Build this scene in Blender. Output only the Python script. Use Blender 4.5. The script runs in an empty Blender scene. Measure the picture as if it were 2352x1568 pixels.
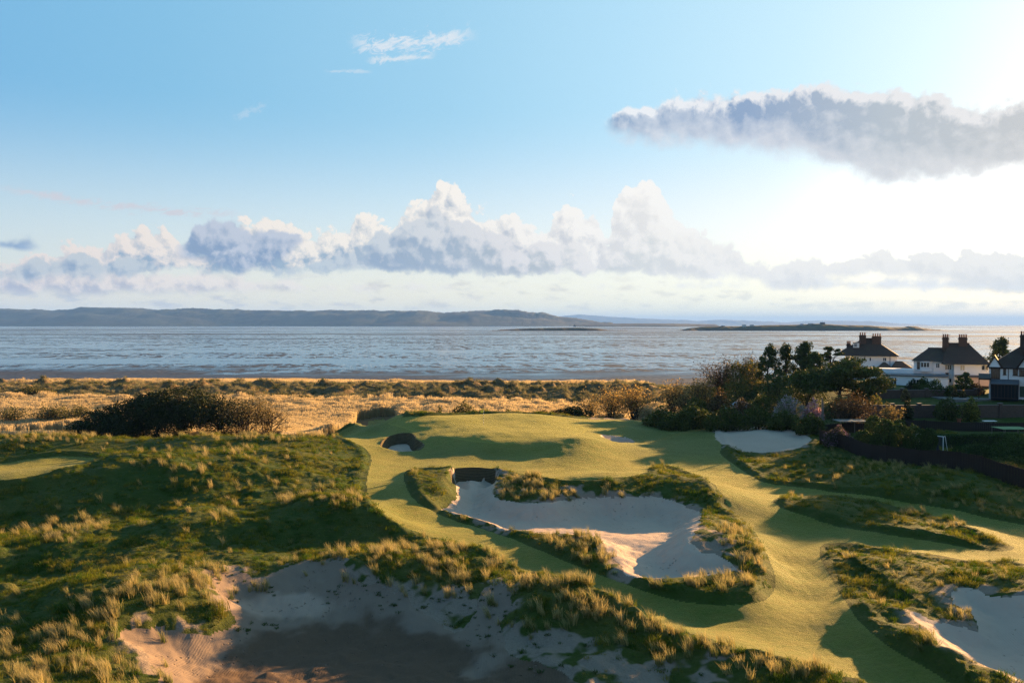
import bpy, bmesh, math, random
import numpy as np
from mathutils import Vector, Matrix
sc = bpy.context.scene
COL = sc.collection
R = math.radians
rng = np.random.default_rng(7)
random.seed(7)

# ------------------------------------------------------------------ camera
CAM_H = 17.0
FPX, CX, CY, HOR = 1829.3, 1176.0, 784.0, 745.0      # photograph measured at 2352 px wide
PITCH = math.atan((CY - HOR) / FPX)
cam_data = bpy.data.cameras.new('camera')
cam_data.sensor_width = 36.0
cam_data.lens = 36.0 * FPX / 2352.0
cam_data.clip_start = 0.5
cam_data.clip_end = 120000.0
cam = bpy.data.objects.new('camera', cam_data)
cam.location = (0, 0, CAM_H)
cam.rotation_euler = (R(90) - PITCH, 0, 0)
COL.objects.link(cam)
sc.camera = cam

# ------------------------------------------------------------------ sun, sky, exposure
SUN_AZ, SUN_EL = R(47.0), R(10.8)       # azimuth clockwise from +Y
EXPOSURE = 2.4
SKY_STRENGTH = 0.10
sc.view_settings.view_transform = 'Standard'
sc.view_settings.look = 'None'
sc.view_settings.gamma = 1.0
sc.view_settings.use_curve_mapping = False
sc.view_settings.exposure = EXPOSURE
sc.cycles.use_denoising = True
sc.cycles.denoiser = 'OPENIMAGEDENOISE'
sc.cycles.denoising_input_passes = 'RGB_ALBEDO_NORMAL'
sc.cycles.denoising_prefilter = 'NONE'
sc.cycles.use_adaptive_sampling = True
sc.cycles.adaptive_threshold = 0.01
sc.cycles.max_bounces = 8
sc.cycles.caustics_reflective = False
sc.cycles.sample_clamp_indirect = 4.0
sun_data = bpy.data.lights.new('sun', 'SUN')
sun_data.energy = 5.0
sun_data.angle = R(0.6)
sun_data.color = (1.0, 0.58, 0.23)
sun = bpy.data.objects.new('sun', sun_data)
sd = Vector((math.sin(SUN_AZ) * math.cos(SUN_EL), math.cos(SUN_AZ) * math.cos(SUN_EL), math.sin(SUN_EL)))
sun.rotation_euler = sd.to_track_quat('Z', 'Y').to_euler()
sun.location = (60, 60, 60)
COL.objects.link(sun)

class NT:
    """small expression builder for node trees"""
    def __init__(self, tree):
        self.t = tree
    def node(self, typ, **kw):
        n = self.t.nodes.new(typ)
        for k, v in kw.items():
            setattr(n, k, v)
        return n
    def put(self, sock, v):
        if isinstance(v, bpy.types.NodeSocket):
            self.t.links.new(v, sock)
        elif v is not None:
            if sock.type == 'RGBA' and len(v) == 3:
                v = (*v, 1)
            sock.default_value = v
    def m(self, op, a, b=None, c=None, clamp=False):
        n = self.node('ShaderNodeMath', operation=op, use_clamp=clamp)
        self.put(n.inputs[0], a)
        if b is not None: self.put(n.inputs[1], b)
        if c is not None: self.put(n.inputs[2], c)
        return n.outputs[0]
    def add(self, a, b): return self.m('ADD', a, b)
    def sub(self, a, b): return self.m('SUBTRACT', a, b)
    def mul(self, a, b): return self.m('MULTIPLY', a, b)
    def mad(self, a, b, c): return self.m('MULTIPLY_ADD', a, b, c)
    def mn(self, a, b): return self.m('MINIMUM', a, b)
    def mx(self, a, b): return self.m('MAXIMUM', a, b)
    def vec(self, x, y, z=0.0):
        n = self.node('ShaderNodeCombineXYZ')
        self.put(n.inputs[0], x); self.put(n.inputs[1], y); self.put(n.inputs[2], z)
        return n.outputs[0]
    def sep(self, v):
        n = self.node('ShaderNodeSeparateXYZ'); self.put(n.inputs[0], v)
        return n.outputs
    def smooth(self, x, lo, hi, a=0.0, b=1.0):
        n = self.node('ShaderNodeMapRange', interpolation_type='SMOOTHSTEP')
        self.put(n.inputs[0], x); self.put(n.inputs[1], lo); self.put(n.inputs[2], hi)
        self.put(n.inputs[3], a); self.put(n.inputs[4], b)
        return n.outputs[0]
    def lin(self, x, lo, hi, a=0.0, b=1.0):
        n = self.node('ShaderNodeMapRange')
        self.put(n.inputs[0], x); self.put(n.inputs[1], lo); self.put(n.inputs[2], hi)
        self.put(n.inputs[3], a); self.put(n.inputs[4], b)
        return n.outputs[0]
    def noise(self, v, scale, detail=4, rough=0.55, dist=0.0, out=0, lac=2.0):
        n = self.node('ShaderNodeTexNoise')
        self.put(n.inputs['Vector'], v)
        n.inputs['Scale'].default_value = scale
        n.inputs['Detail'].default_value = detail
        n.inputs['Roughness'].default_value = rough
        n.inputs['Lacunarity'].default_value = lac
        n.inputs['Distortion'].default_value = dist
        return n.outputs[out]
    def scalev(self, v, s):
        n = self.node('ShaderNodeVectorMath', operation='MULTIPLY')
        self.put(n.inputs[0], v); n.inputs[1].default_value = s
        return n.outputs[0]
    def addv(self, v, s):
        n = self.node('ShaderNodeVectorMath', operation='ADD')
        self.put(n.inputs[0], v); self.put(n.inputs[1], s)
        return n.outputs[0]
    def mix(self, f, a, b, blend='MIX'):
        n = self.node('ShaderNodeMix', data_type='RGBA', blend_type=blend)
        self.put(n.inputs[0], f); self.put(n.inputs[6], a); self.put(n.inputs[7], b)
        return n.outputs[2]
    def ramp(self, x, stops, interp='LINEAR'):
        n = self.node('ShaderNodeValToRGB')
        cr = n.color_ramp; cr.interpolation = interp
        while len(cr.elements) < len(stops): cr.elements.new(0.5)
        for e, (p, c) in zip(cr.elements, stops):
            e.position = p; e.color = (*c, 1) if len(c) == 3 else c
        self.put(n.inputs[0], x)
        return n.outputs[0]
    def curve(self, x, pts, x0, x1, y0, y1):
        """piecewise curve y(x) from pts, via a float curve in unit range"""
        n = self.node('ShaderNodeFloatCurve')
        cm = n.mapping; c = cm.curves[0]
        P = [((a - x0) / (x1 - x0), (b - y0) / (y1 - y0)) for a, b in pts]
        while len(c.points) < len(P): c.points.new(0.5, 0.5)
        for p, (a, b) in zip(c.points, P):
            p.location = (a, b); p.handle_type = 'VECTOR'
        cm.update()
        self.put(n.inputs['Value'], self.lin(x, x0, x1))
        return self.lin(n.outputs[0], 0.0, 1.0, y0, y1)

def srgb(r, g, b):
    f = lambda c: ((c / 255.0 + 0.055) / 1.055) ** 2.4 if c > 10.3 else c / 255.0 / 12.92
    return (f(r), f(g), f(b))

def azel(u, v):
    """photo position -> (azimuth, elevation) of that piece of sky, degrees"""
    x, y, z = u - CX, FPX * math.cos(PITCH) + (CY - v) * math.sin(PITCH), -FPX * math.sin(PITCH) + (CY - v) * math.cos(PITCH)
    return math.degrees(math.atan2(x, y)), math.degrees(math.atan2(z, math.hypot(x, y)))

def build_world():
    w = bpy.data.worlds.new('World'); sc.world = w
    w.use_nodes = True
    t = w.node_tree
    for n in list(t.nodes): t.nodes.remove(n)
    g = NT(t)
    out = g.node('ShaderNodeOutputWorld'); bg = g.node('ShaderNodeBackground')
    bg.inputs['Strength'].default_value = SKY_STRENGTH
    t.links.new(bg.outputs[0], out.inputs[0])
    sky = g.node('ShaderNodeTexSky', sky_type='NISHITA')
    sky.sun_disc = False
    sky.sun_elevation = SUN_EL; sky.sun_rotation = SUN_AZ
    sky.altitude = 20; sky.air_density = 1.0; sky.dust_density = 1.2; sky.ozone_density = 1.6
    tc = g.node('ShaderNodeTexCoord')
    d = g.sep(tc.outputs['Generated'])
    K = 1.0 / (SKY_STRENGTH * 2 ** EXPOSURE)
    deg = 180 / math.pi
    az = g.mul(g.m('ARCTAN2', d[0], d[1]), deg)
    el = g.mul(g.m('ARCSINE', d[2]), deg)
    # ---- clear sky: physical sky, evened out by thin high haze that whitens towards the sun
    dot = g.node('ShaderNodeVectorMath', operation='DOT_PRODUCT')
    g.put(dot.inputs[0], tc.outputs['Generated']); dot.inputs[1].default_value = sd
    ang = g.mul(g.m('ARCCOSINE', g.mn(dot.outputs['Value'], 0.99999)), deg)
    clear = g.ramp(g.lin(ang, 0, 110), [(0.0, srgb(255, 255, 255)), (0.11, srgb(248, 254, 255)), (0.17, srgb(222, 246, 252)), (0.25, srgb(198, 234, 249)),
        (0.35, srgb(176, 221, 244)), (0.46, srgb(154, 206, 234)), (0.62, srgb(128, 189, 225)), (0.8, srgb(104, 172, 219)), (1.0, srgb(84, 150, 204))])
    horizon_c = g.ramp(g.lin(ang, 0, 110), [(0.0, srgb(255, 255, 240)), (0.30, srgb(255, 252, 226)), (0.5, srgb(250, 236, 206)), (0.75, srgb(236, 222, 202)), (1.0, srgb(205, 206, 206))])
    hf = g.m('POWER', g.lin(el, 13.0, 0.0), 2.4)
    pale = g.ramp(g.lin(ang, 0, 110), [(0.0, srgb(255, 255, 252)), (0.22, srgb(253, 254, 252)), (0.34, srgb(232, 243, 250)), (0.5, srgb(206, 229, 241)), (0.8, srgb(176, 208, 226)), (1.0, srgb(170, 200, 222))])
    clear = g.mix(g.smooth(el, 15.5, 5.0), clear, pale)
    cl = g.mix(hf, clear, g.mix(1.0, horizon_c, (1.22, 1.18, 1.05), 'MULTIPLY'))
    gain = g.add(g.lin(ang, 4, 10, 1.5, 1.0), g.mul(g.mul(g.smooth(el, 13.0, 8.5), g.smooth(el, 2.0, 6.0)), g.smooth(ang, 30, 15, 0.0, 0.5)))
    clK = g.mix(1.0, cl, g.vec(K, K, K), 'MULTIPLY')
    gv = g.node('ShaderNodeVectorMath', operation='SCALE'); g.put(gv.inputs[0], clK); g.put(gv.inputs['Scale'], gain)
    base = g.mix(0.96, sky.outputs[0], gv.outputs[0])
    # ---- clouds, laid out in azimuth and elevation
    def prof(pts): return [azel(u, v) for u, v in pts]
    p = g.vec(az, el)
    def fields(da, de):
        pos = g.addv(p, (da, de, 0.0)) if (da or de) else p
        a = g.sub(g.noise(pos, 0.22, 6, 0.54), 0.5)           # big lumps about 4 degrees
        wv = g.addv(pos, g.scalev(g.noise(pos, 0.8, 3, 0.55, out=1), (1.0, 1.0, 0)))
        v = g.node('ShaderNodeTexVoronoi', feature='SMOOTH_F1'); v.voronoi_dimensions = '2D'
        g.put(v.inputs['Vector'], wv)
        v.inputs['Scale'].default_value = 0.52; v.inputs['Smoothness'].default_value = 0.12
        v.inputs['Detail'].default_value = 4.0; v.inputs['Roughness'].default_value = 0.48; v.inputs['Lacunarity'].default_value = 2.4
        return a, g.sub(0.46, v.outputs['Distance'])
    OFF = (0.34, 0.38); BIG = (0.85, 0.95)
    a0, v0 = fields(0, 0); a1, v1 = fields(*OFF)
    waz = g.mul(a0, 1.0); front = g.m('GREATER_THAN', d[1], 0.0)
    rel = g.add(g.mul(g.sub(v1, v0), 2.0), g.mul(g.sub(a1, a0), 3.0))       # puffs: which way they face
    un = g.lin(az, -33, 33)
    def bank(color_in, top, base, amp, soft, shade_stops, lit_stops, base_soft, flat=0.5, depth=2.2, under=0.0, lift=0.0, puff=0.75, grad=(1.15, 0.55)):
        tp, bp = prof(top), prof(base)
        x0, x1 = tp[0][0], tp[-1][0]
        ys = [q[1] for q in tp + bp]; y0, y1 = min(ys) - 0.2, max(ys) + 0.2
        wob = g.add(g.mul(a0, 3.2 * amp), g.mul(v0, 2.4 * amp))
        wob1 = g.add(g.mul(a1, 3.2 * amp), g.mul(v1, 2.4 * amp))
        azw = g.mad(a0, 2.2 * amp, az)
        top0 = g.curve(azw, tp, x0, x1, y0, y1)
        top1 = g.curve(g.add(azw, BIG[0]), tp, x0, x1, y0, y1)
        D0 = g.sub(g.add(top0, wob), g.sub(el, 0.30))
        D1 = g.sub(g.add(top1, wob1), g.add(el, BIG[1] - 0.30))
        base_e = g.curve(azw, bp, x0, x1, y0, y1)
        B0 = g.sub(el, g.sub(base_e, g.mul(wob, flat)))
        m = g.mul(g.smooth(D0, -lift, soft - lift), g.smooth(B0, 0.0, base_soft))
        m = g.mul(m, g.mul(g.smooth(az, x0, x0 + 1.2), g.smooth(az, x1, x1 - 1.5)))
        m = g.mul(m, front)
        sh = g.add(g.smooth(D1, -0.6, depth), g.mul(rel, puff))
        if under:                                  # thin underside that lets the light through
            sh = g.mul(sh, g.smooth(g.add(B0, g.mul(a0, 5.0)), 0.0, under, 0.40, 1.0))
        hfr = g.m('DIVIDE', g.mx(B0, 0.0), g.add(g.mx(g.add(B0, D0), 0.2), 0.05))
        sh = g.mul(sh, g.lin(hfr, 0.0, 1.0, grad[0], grad[1]))
        sh = g.mn(g.mx(sh, 0.0), 1.0)
        c = g.mix(sh, g.ramp(un, lit_stops), g.ramp(un, shade_stops))
        c = g.mix(1.0, c, g.vec(K, K, K), 'MULTIPLY')
        return g.mix(m, color_in, c)
    LIT = [(0.0, srgb(240, 226, 216)), (0.3, srgb(252, 244, 232)), (0.6, srgb(255, 252, 246)), (1.0, srgb(255, 255, 252))]
    SHD = [(0.0, srgb(146, 168, 192)), (0.28, srgb(156, 178, 198)), (0.5, srgb(198, 202, 210)), (0.66, srgb(240, 238, 234)), (1.0, srgb(246, 244, 236))]
    # low far rows near the horizon
    lowmask = g.mul(g.smooth(g.noise(g.vec(g.mul(az, 0.35), el), 1.25, 6, 0.6), 0.50, 0.66), g.mul(g.smooth(el, 0.5, 1.4), g.smooth(el, 4.0, 2.6)))
    lowc = g.ramp(g.lin(az, -33, 33), [(0.0, srgb(182, 184, 198)), (0.4, srgb(214, 206, 200)), (0.7, srgb(244, 238, 222)), (1.0, srgb(250, 246, 230))])
    base = g.mix(g.mul(lowmask, 0.62), base, g.mix(1.0, lowc, g.vec(K, K, K), 'MULTIPLY'))
    # thin cirrus wisps
    def wisp(col, pts, width, amt, rgb, st=(1.0, 1.0)):
        P_ = prof(pts); x0, x1 = P_[0][0], P_[-1][0]
        ys = [q[1] for q in P_]; y0, y1 = min(ys) - 0.1, max(ys) + 0.1
        cen = g.curve(az, P_, x0, x1, y0, y1)
        nn = g.noise(g.vec(g.mul(az, st[0]), g.mul(g.add(el, g.mul(az, -0.25)), st[1])), 1.6, 7, 0.72, 0.8)
        dist = g.add(g.m('ABSOLUTE', g.sub(el, cen)), g.mul(g.sub(0.54, nn), 4.6 * width))
        m = g.mul(g.smooth(dist, width, 0.0), g.mul(g.smooth(az, x0, x0 + (x1 - x0) * .2), g.smooth(az, x1, x1 - (x1 - x0) * .25)))
        m = g.mul(g.mul(m, amt), g.m('GREATER_THAN', d[1], 0.0))
        c_ = srgb(*rgb)
        return g.mix(m, col, (c_[0] * K, c_[1] * K, c_[2] * K))
    base = wisp(base, [(-40, 425), (100, 448), (200, 466), (330, 480), (470, 490), (590, 494)], 0.42, 0.75, (214, 208, 214), (0.5, 1.4))
    base = wisp(base, [(790, 98), (870, 104), (960, 100), (1030, 88), (1110, 76)], 0.75, 0.75, (236, 238, 242), (0.7, 1.5))
    base = wisp(base, [(835, 140), (900, 136), (975, 132), (1010, 122)], 0.34, 0.7, (232, 236, 240), (0.7, 1.4))
    base = wisp(base, [(740, 165), (810, 163), (860, 166)], 0.18, 0.5, (215, 228, 238), (0.7, 1.4))
    base = wisp(base, [(530, 268), (570, 258), (620, 238)], 0.35, 0.4, (205, 222, 236), (0.9, 1.2))
    # lower hazy layer under the main bank
    base = bank(base, [(-60, 628), (60, 606), (200, 610), (420, 622), (640, 646), (900, 652), (1200, 655), (1500, 652), (1700, 640), (2000, 640), (2420, 625)],
                [(-60, 690), (200, 688), (500, 684), (900, 676), (1300, 668), (1700, 672), (2000, 676), (2420, 690)], 0.30, 0.6,
                [(0.0, srgb(182, 184, 198)), (0.4, srgb(212, 206, 202)), (0.7, srgb(240, 234, 222)), (1.0, srgb(242, 238, 226))], LIT, 0.7, depth=1.2)
    # small ragged cloud at far left
    base = bank(base, [(-80, 552), (0, 552), (40, 550), (70, 546), (95, 560), (110, 572)], [(-80, 578), (0, 576), (40, 584), (70, 584), (95, 580), (110, 574)], 0.16, 0.5,
                [(0.0, srgb(112, 144, 182)), (1.0, srgb(112, 144, 182))], [(0.0, srgb(150, 175, 205)), (1.0, srgb(150, 175, 205))], 0.4, depth=0.8)
    # back row of white cumulus
    base = bank(base, [(-80, 640), (0, 606), (60, 574), (130, 572), (200, 548), (270, 538), (320, 516), (372, 514), (400, 545), (440, 575), (500, 540), (545, 500), (572, 488), (600, 480), (632, 478), (652, 498), (690, 522),
                       (735, 520), (780, 524), (820, 502), (880, 502), (930, 478), (980, 450), (1004, 446), (1012, 412), (1036, 402), (1062, 436), (1090, 468), (1140, 474), (1180, 478), (1200, 506), (1250, 520), (1272, 478), (1320, 458), (1352, 470), (1376, 512), (1392, 556),
                       (1402, 508), (1418, 446), (1460, 418), (1490, 396), (1518, 416), (1534, 462), (1570, 500), (1620, 530), (1650, 600), (1720, 640), (1800, 660), (2420, 690)],
                [(-80, 668), (200, 650), (400, 640), (620, 634), (900, 640), (1200, 644), (1400, 640), (1600, 652), (1800, 665), (2420, 692)], 0.62, 0.30, SHD, LIT, 0.6)
    # front, darker lumps
    DK = [(0.0, srgb(140, 160, 186)), (0.28, srgb(138, 161, 190)), (0.42, srgb(164, 180, 198)), (0.52, srgb(184, 193, 200)), (0.64, srgb(224, 226, 224)), (0.75, srgb(238, 237, 234)), (1.0, srgb(244, 242, 236))]
    MID = [(0.0, srgb(200, 206, 210)), (0.28, srgb(194, 206, 214)), (0.5, srgb(232, 230, 230)), (0.66, srgb(252, 249, 243)), (1.0, srgb(255, 252, 244))]
    base = bank(base, [(-80, 660), (-20, 620), (60, 592), (160, 580), (240, 584), (300, 576), (385, 630), (420, 652), (600, 654), (640, 630), (700, 604), (760, 582), (840, 570), (866, 530), (930, 492), (1000, 478), (1080, 490), (1140, 520), (1200, 560), (1290, 545), (1340, 560), (1376, 620),
                       (1400, 590), (1440, 545), (1500, 505), (1560, 530), (1620, 545), (1680, 546), (1704, 580), (1722, 612), (1752, 600), (1850, 585), (1930, 592), (2010, 572), (2110, 572), (2200, 566), (2420, 560)],
                [(-80, 668), (100, 660), (300, 648), (420, 650), (600, 652), (700, 640), (900, 640), (1100, 646), (1300, 642), (1500, 645), (1640, 650), (1720, 664), (1850, 684), (1900, 655), (2000, 648), (2150, 668), (2420, 684)],
                0.50, 0.42, DK, MID, 0.8, flat=0.55, depth=2.0)
    base = bank(base, [(388, 604), (402, 572), (440, 530), (480, 505), (535, 506), (575, 516), (610, 524), (650, 532), (700, 544), (738, 556)], [(388, 606), (430, 614), (480, 620), (540, 632), (610, 634), (650, 606), (700, 570), (738, 552)],
                0.40, 0.40, [(0.0, srgb(132, 156, 188)), (1.0, srgb(140, 162, 190))], [(0.0, srgb(190, 200, 216)), (1.0, srgb(214, 214, 220))], 0.7, flat=0.6, depth=1.4)
    # high grey cloud at right
    G1 = [(0.0, srgb(118, 150, 188)), (0.62, srgb(118, 152, 190)), (0.75, srgb(148, 170, 200)), (0.88, srgb(188, 197, 205)), (1.0, srgb(206, 207, 207))]
    L1 = [(0.0, srgb(245, 245, 245)), (0.6, srgb(240, 244, 248)), (0.8, srgb(238, 238, 240)), (1.0, srgb(240, 238, 236))]
    base = bank(base, [(1380, 290), (1410, 268), (1440, 240), (1480, 222), (1540, 208), (1610, 204), (1700, 210), (1790, 204), (1870, 190), (1960, 186), (2060, 190), (2140, 214), (2200, 222), (2270, 232), (2420, 214)],
                [(1380, 322), (1410, 334), (1450, 350), (1500, 364), (1600, 360), (1700, 378), (1800, 386), (1900, 404), (1960, 436), (2050, 456), (2150, 450), (2250, 440), (2420, 428)],
                0.42, 0.5, G1, L1, 1.5, flat=0.8, depth=0.5, under=6.0, puff=0.35, grad=(0.75, 1.5))
    t.links.new(base, bg.inputs['Color'])
build_world()

# ------------------------------------------------------------------ measuring helpers
def ray(u, v):
    u = np.asarray(u, float); v = np.asarray(v, float)
    dy = FPX * math.cos(PITCH) + (CY - v) * math.sin(PITCH)
    dz = -FPX * math.sin(PITCH) + (CY - v) * math.cos(PITCH)
    return (u - CX) / dy, dz / dy                   # per metre of Y
def at_z(u, v, z):
    a, b = ray(u, v); Y = (z - CAM_H) / b
    return a * Y, Y
def at_y(u, v, Y):
    a, b = ray(u, v)
    return a * Y, Y, CAM_H + b * Y
def to_px(x, y, z):
    c, s = math.cos(PITCH), math.sin(PITCH)
    dz = z - CAM_H
    f = y * c - dz * s; up = y * s + dz * c
    return CX + FPX * x / f, CY - FPX * up / f

def _hash(ix, iy, seed):
    h = (ix.astype(np.int64) * 374761393 + iy.astype(np.int64) * 668265263 + seed * 1274126177) & 0xffffffff
    h = ((h ^ (h >> 13)) * 1274126177) & 0xffffffff
    return (h ^ (h >> 16)) & 0xffff
def perlin(x, y, seed=0):
    ix, iy = np.floor(x), np.floor(y); fx, fy = x - ix, y - iy
    def gr(ox, oy):
        a = _hash(ix + ox, iy + oy, seed) * (2 * math.pi / 65536)
        return np.cos(a) * (fx - ox) + np.sin(a) * (fy - oy)
    sx, sy = fx ** 3 * (fx * (fx * 6 - 15) + 10), fy ** 3 * (fy * (fy * 6 - 15) + 10)
    a = gr(0, 0) * (1 - sx) + gr(1, 0) * sx
    b = gr(0, 1) * (1 - sx) + gr(1, 1) * sx
    return (a * (1 - sy) + b * sy) * 1.5
def fbm(x, y, scale, oct=4, seed=0, gain=0.5):
    s = 0; amp = 1; f = 1 / scale
    for o in range(oct):
        s = s + amp * perlin(x * f + 17.3 * o, y * f - 9.1 * o, seed + o); amp *= gain; f *= 2.03
    return s
def sstep(x, a, b):
    t = np.clip((x - a) / (b - a), 0, 1); return t * t * (3 - 2 * t)

# ------------------------------------------------------------------ heights: levels read at known spots of the course, some raised for shade
CTRL = [  # photo u, v, level in metres
 # green plateau
 (1111,975,2.9),(1110,948,3.2),(1000,953,3.0),(900,962,2.5),(830,972,1.9),(940,990,2.3),(1200,949,3.3),(1290,956,2.9),(1360,968,2.2),
 (1420,962,1.2),(1435,1010,0.9),(1380,990,1.7),(1500,1000,0.8),(1560,1000,0.8),(1620,985,0.9),
 (1000,1006,2.1),(1100,1016,2.05),(1180,1014,2.3),(1250,1010,2.5),(1300,1000,2.75),(1350,1006,2.75),(1230,1034,1.7),(1130,1046,1.15),(1050,1048,1.0),(1000,1040,1.1),(1330,1045,1.5),(1420,1045,1.1),
 (1090,1072,0.9),(1010,1072,0.8),(1250,1086,0.8),(1400,1080,0.9),(1500,1062,0.6),(1560,1045,0.6),
 (900,985,2.2),(860,1000,1.3),(800,1000,1.3),(880,1045,0.8),(960,1045,0.85),
 # corridors
 (900,1095,0.5),(865,1150,0.3),(930,1190,0.2),(1000,1213,0.15),(1100,1255,0.05),(1200,1300,0.0),(1330,1350,0.0),(1450,1395,0.0),(1600,1430,0.0),(1760,1470,0.0),(1900,1520,0.0),(2050,1568,0.0),
 (1700,1440,0.0),(1835,1335,0.08),(1845,1290,0.05),(1850,1390,0.0),(1810,1320,0.05),(1800,1360,0.0),(1790,1290,0.0),(1750,1200,0.0),(1700,1120,0.1),(1640,1070,0.3),(1900,1200,0.0),(2100,1255,0.1),(2300,1290,0.2),(1900,1130,0.1),(2100,1160,0.2),(2300,1202,0.15),(1850,1440,0.0),(1950,1500,0.0),
 # ring round the main bunker and the bank under the green
 (930,1100,0.8),(980,1090,1.2),(1020,1110,1.0),(970,1150,0.6),(1034,1128,0.1),(1016,1148,0.1),(990,1166,0.15),(1142,1148,0.2),(1200,1154,0.2),(1305,1152,0.2),(1380,1145,0.2),(1540,1147,0.2),(1610,1180,0.3),(1040,1182,0.15),(1130,1212,0.2),(1250,1250,0.45),(1380,1300,0.5),(1500,1355,0.5),(1620,1380,0.55),(1740,1370,0.6),
 (1770,1310,0.9),(1750,1260,1.3),(1690,1230,1.6),(1640,1200,0.9),(1660,1140,1.2),(1600,1108,1.4),(1500,1090,1.5),(1400,1110,1.35),(1300,1112,1.15),(1210,1105,1.1),(1250,1135,0.9),(1680,1300,0.9),
 # right: rough banks, mounds, waste sand
 (1850,1060,0.9),(1980,1070,1.1),(2100,1120,1.3),(2250,1162,0.8),(2340,1165,0.8),(2200,1180,0.2),(1780,1090,0.5),(1900,1105,0.7),
 (1900,1165,0.9),(2050,1200,0.9),(2200,1238,0.45),(1800,1150,0.5),
 (1960,1280,0.9),(2100,1290,1.2),(2250,1328,1.2),(2330,1336,1.5),(2400,1350,1.8),(2480,1375,2.0),(2000,1380,0.9),(2080,1460,0.7),(2180,1510,0.6),(2300,1560,0.5),(2250,1440,0.3),(2330,1480,0.2),  # unseen bank past the right edge, raised to shade the corner bunker
 (1740,1030,0.9),(1750,985,2.0),(1860,1005,1.6),(1650,990,1.1),
 # left dunes
 (480,1000,2.4),(620,1003,2.6),(760,1003,1.9),(350,1010,2.0),(200,1012,2.2),(60,1008,2.6),(-60,1005,2.4),(560,1020,2.0),(300,1040,1.1),
 (60,1078,0.7),(160,1060,0.7),(-60,1085,0.7),(10,1060,0.8),
 (430,1050,3.0),(300,1073,3.0),(150,1088,2.7),(0,1110,2.3),(-80,1120,2.0),(560,1058,3.0),(680,1058,2.3),(800,1045,1.2),(700,1110,1.3),(820,1120,0.9),
 (50,1185,0.3),(200,1180,0.25),(300,1178,0.3),(420,1172,0.45),(520,1160,0.8),(620,1150,0.9),(780,1146,2.5),(700,1158,1.9),(860,1180,1.7),(930,1212,0.8),(760,1240,0.2),(880,1245,0.3),
 (0,1270,0.9),(172,1246,1.05),(387,1213,1.15),(559,1196,1.25),(100,1300,0.25),(300,1270,0.35),(430,1245,0.45),(560,1236,0.5),(100,1330,0.15),(300,1310,0.25),(480,1285,0.7),(640,1275,0.8),(800,1270,1.0),(950,1262,1.1),(1070,1272,1.1),(1150,1300,0.9),
 (1230,1335,1.1),(1320,1375,1.0),(1450,1415,0.9),(1600,1455,0.8),(1750,1500,0.7),(1920,1560,0.6),
 # bottom left grass, waste sand
 (300,1370,1.5),(440,1320,1.1),(480,1380,0.7),(350,1440,0.1),(180,1420,0.9),(60,1400,0.5),(60,1500,1.0),(180,1540,1.1),(300,1520,0.3),(60,1600,1.0),
 (620,1330,0.3),(800,1320,0.5),(640,1390,-0.5),(560,1380,-0.2),(520,1450,-0.6),(420,1530,-0.6),(800,1400,-0.7),(950,1400,-0.4),(900,1480,-1.0),(1080,1460,-0.5),(650,1540,-0.9),(1000,1560,-0.9),(1250,1500,-0.3),(1350,1540,-0.3),(1180,1400,0.2),(1600,1540,0.2),(500,1640,-0.8),(900,1640,-0.8),(1300,1640,-0.6),
]
CXY = [  # x, y, level away from the measured spots
 (-58,110,0.7),(-45,110,0.9),(-36,110,1.0),(-28,111,0.6),(-75,110,0.8),(-90,110,0.6),(-58,114.5,-0.9),(-45,114.5,-0.9),(-34,115,-0.9),(-27,117,-0.9),(-75,114.5,-1.0),(-90,115,-1.0),
 (-8,140,-1.2),(10,142,-1.2),(-22,122,-1.2),(-60,118,-1.4),(-45,122,-1.4),(-95,120,-1.4),(-130,120,-1.4),(25,142,-0.6),
 (-120,170,-1.6),(-60,170,-1.6),(0,170,-1.6),(40,165,-1.0),(-150,230,-1.6),(-80,230,-1.6),(-20,230,-1.6),(40,225,-1.2),(20,200,-1.6),
 (-170,275,-2.7),(-80,270,-2.7),(0,258,-2.7),(60,245,-2.7),
 (36,122,1.2),(44,118,1.8),(48,128,2.4),(52,106,1.8),(60,100,1.6),(56,90,1.4),(58,78,1.3),(70,92,1.5),(75,108,1.8),(90,100,1.6),(64,118,2.2),(80,122,2.3),(95,122,2.6),
 (55,150,4.2),(50,165,4.4),(62,140,3.6),(75,136,3.8),(90,132,4.2),(80,150,4.6),(95,150,4.6),(110,140,4.6),(70,175,5.0),(95,175,5.0),(120,170,5.0),(60,195,2.5),(90,205,2.0),(130,200,2.0),
 (45,200,-0.4),(44,185,0.8),(42,150,1.6),(55,230,-2.5),(120,235,-2.7),(150,160,4.5),(140,120,3.0),(120,100,2.0),(100,80,1.4),(80,70,1.2),(70,60,1.0),(60,45,0.6),(45,30,0.4),
 (-110,80,1.0),(-80,60,0.8),(-50,40,0.6),(-40,25,0.6),(0,25,-1.0),(20,25,0),(-130,100,1.0),(-100,105,1.8),
]
_cp = []
for u, v, z in CTRL:
    X, Y = at_z(u, v, z); _cp.append((X, Y, z))
_cp += CXY
_cp = np.array(_cp, float)
def _tps(P, lam=0.6):
    n = len(P); S = 10.0
    xy = P[:, :2] / S
    d2 = ((xy[:, None] - xy[None]) ** 2).sum(-1)
    Kk = np.where(d2 > 0, 0.5 * d2 * np.log(d2 + 1e-12), 0) + lam * 0.01 * np.eye(n)
    A = np.zeros((n + 3, n + 3)); A[:n, :n] = Kk; A[:n, n] = 1; A[:n, n + 1:] = xy; A[n:, :n] = A[:n, n:].T
    return np.linalg.solve(A, np.r_[P[:, 2], 0, 0, 0]), xy, S
_w, _xy, _S = _tps(_cp)
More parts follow.
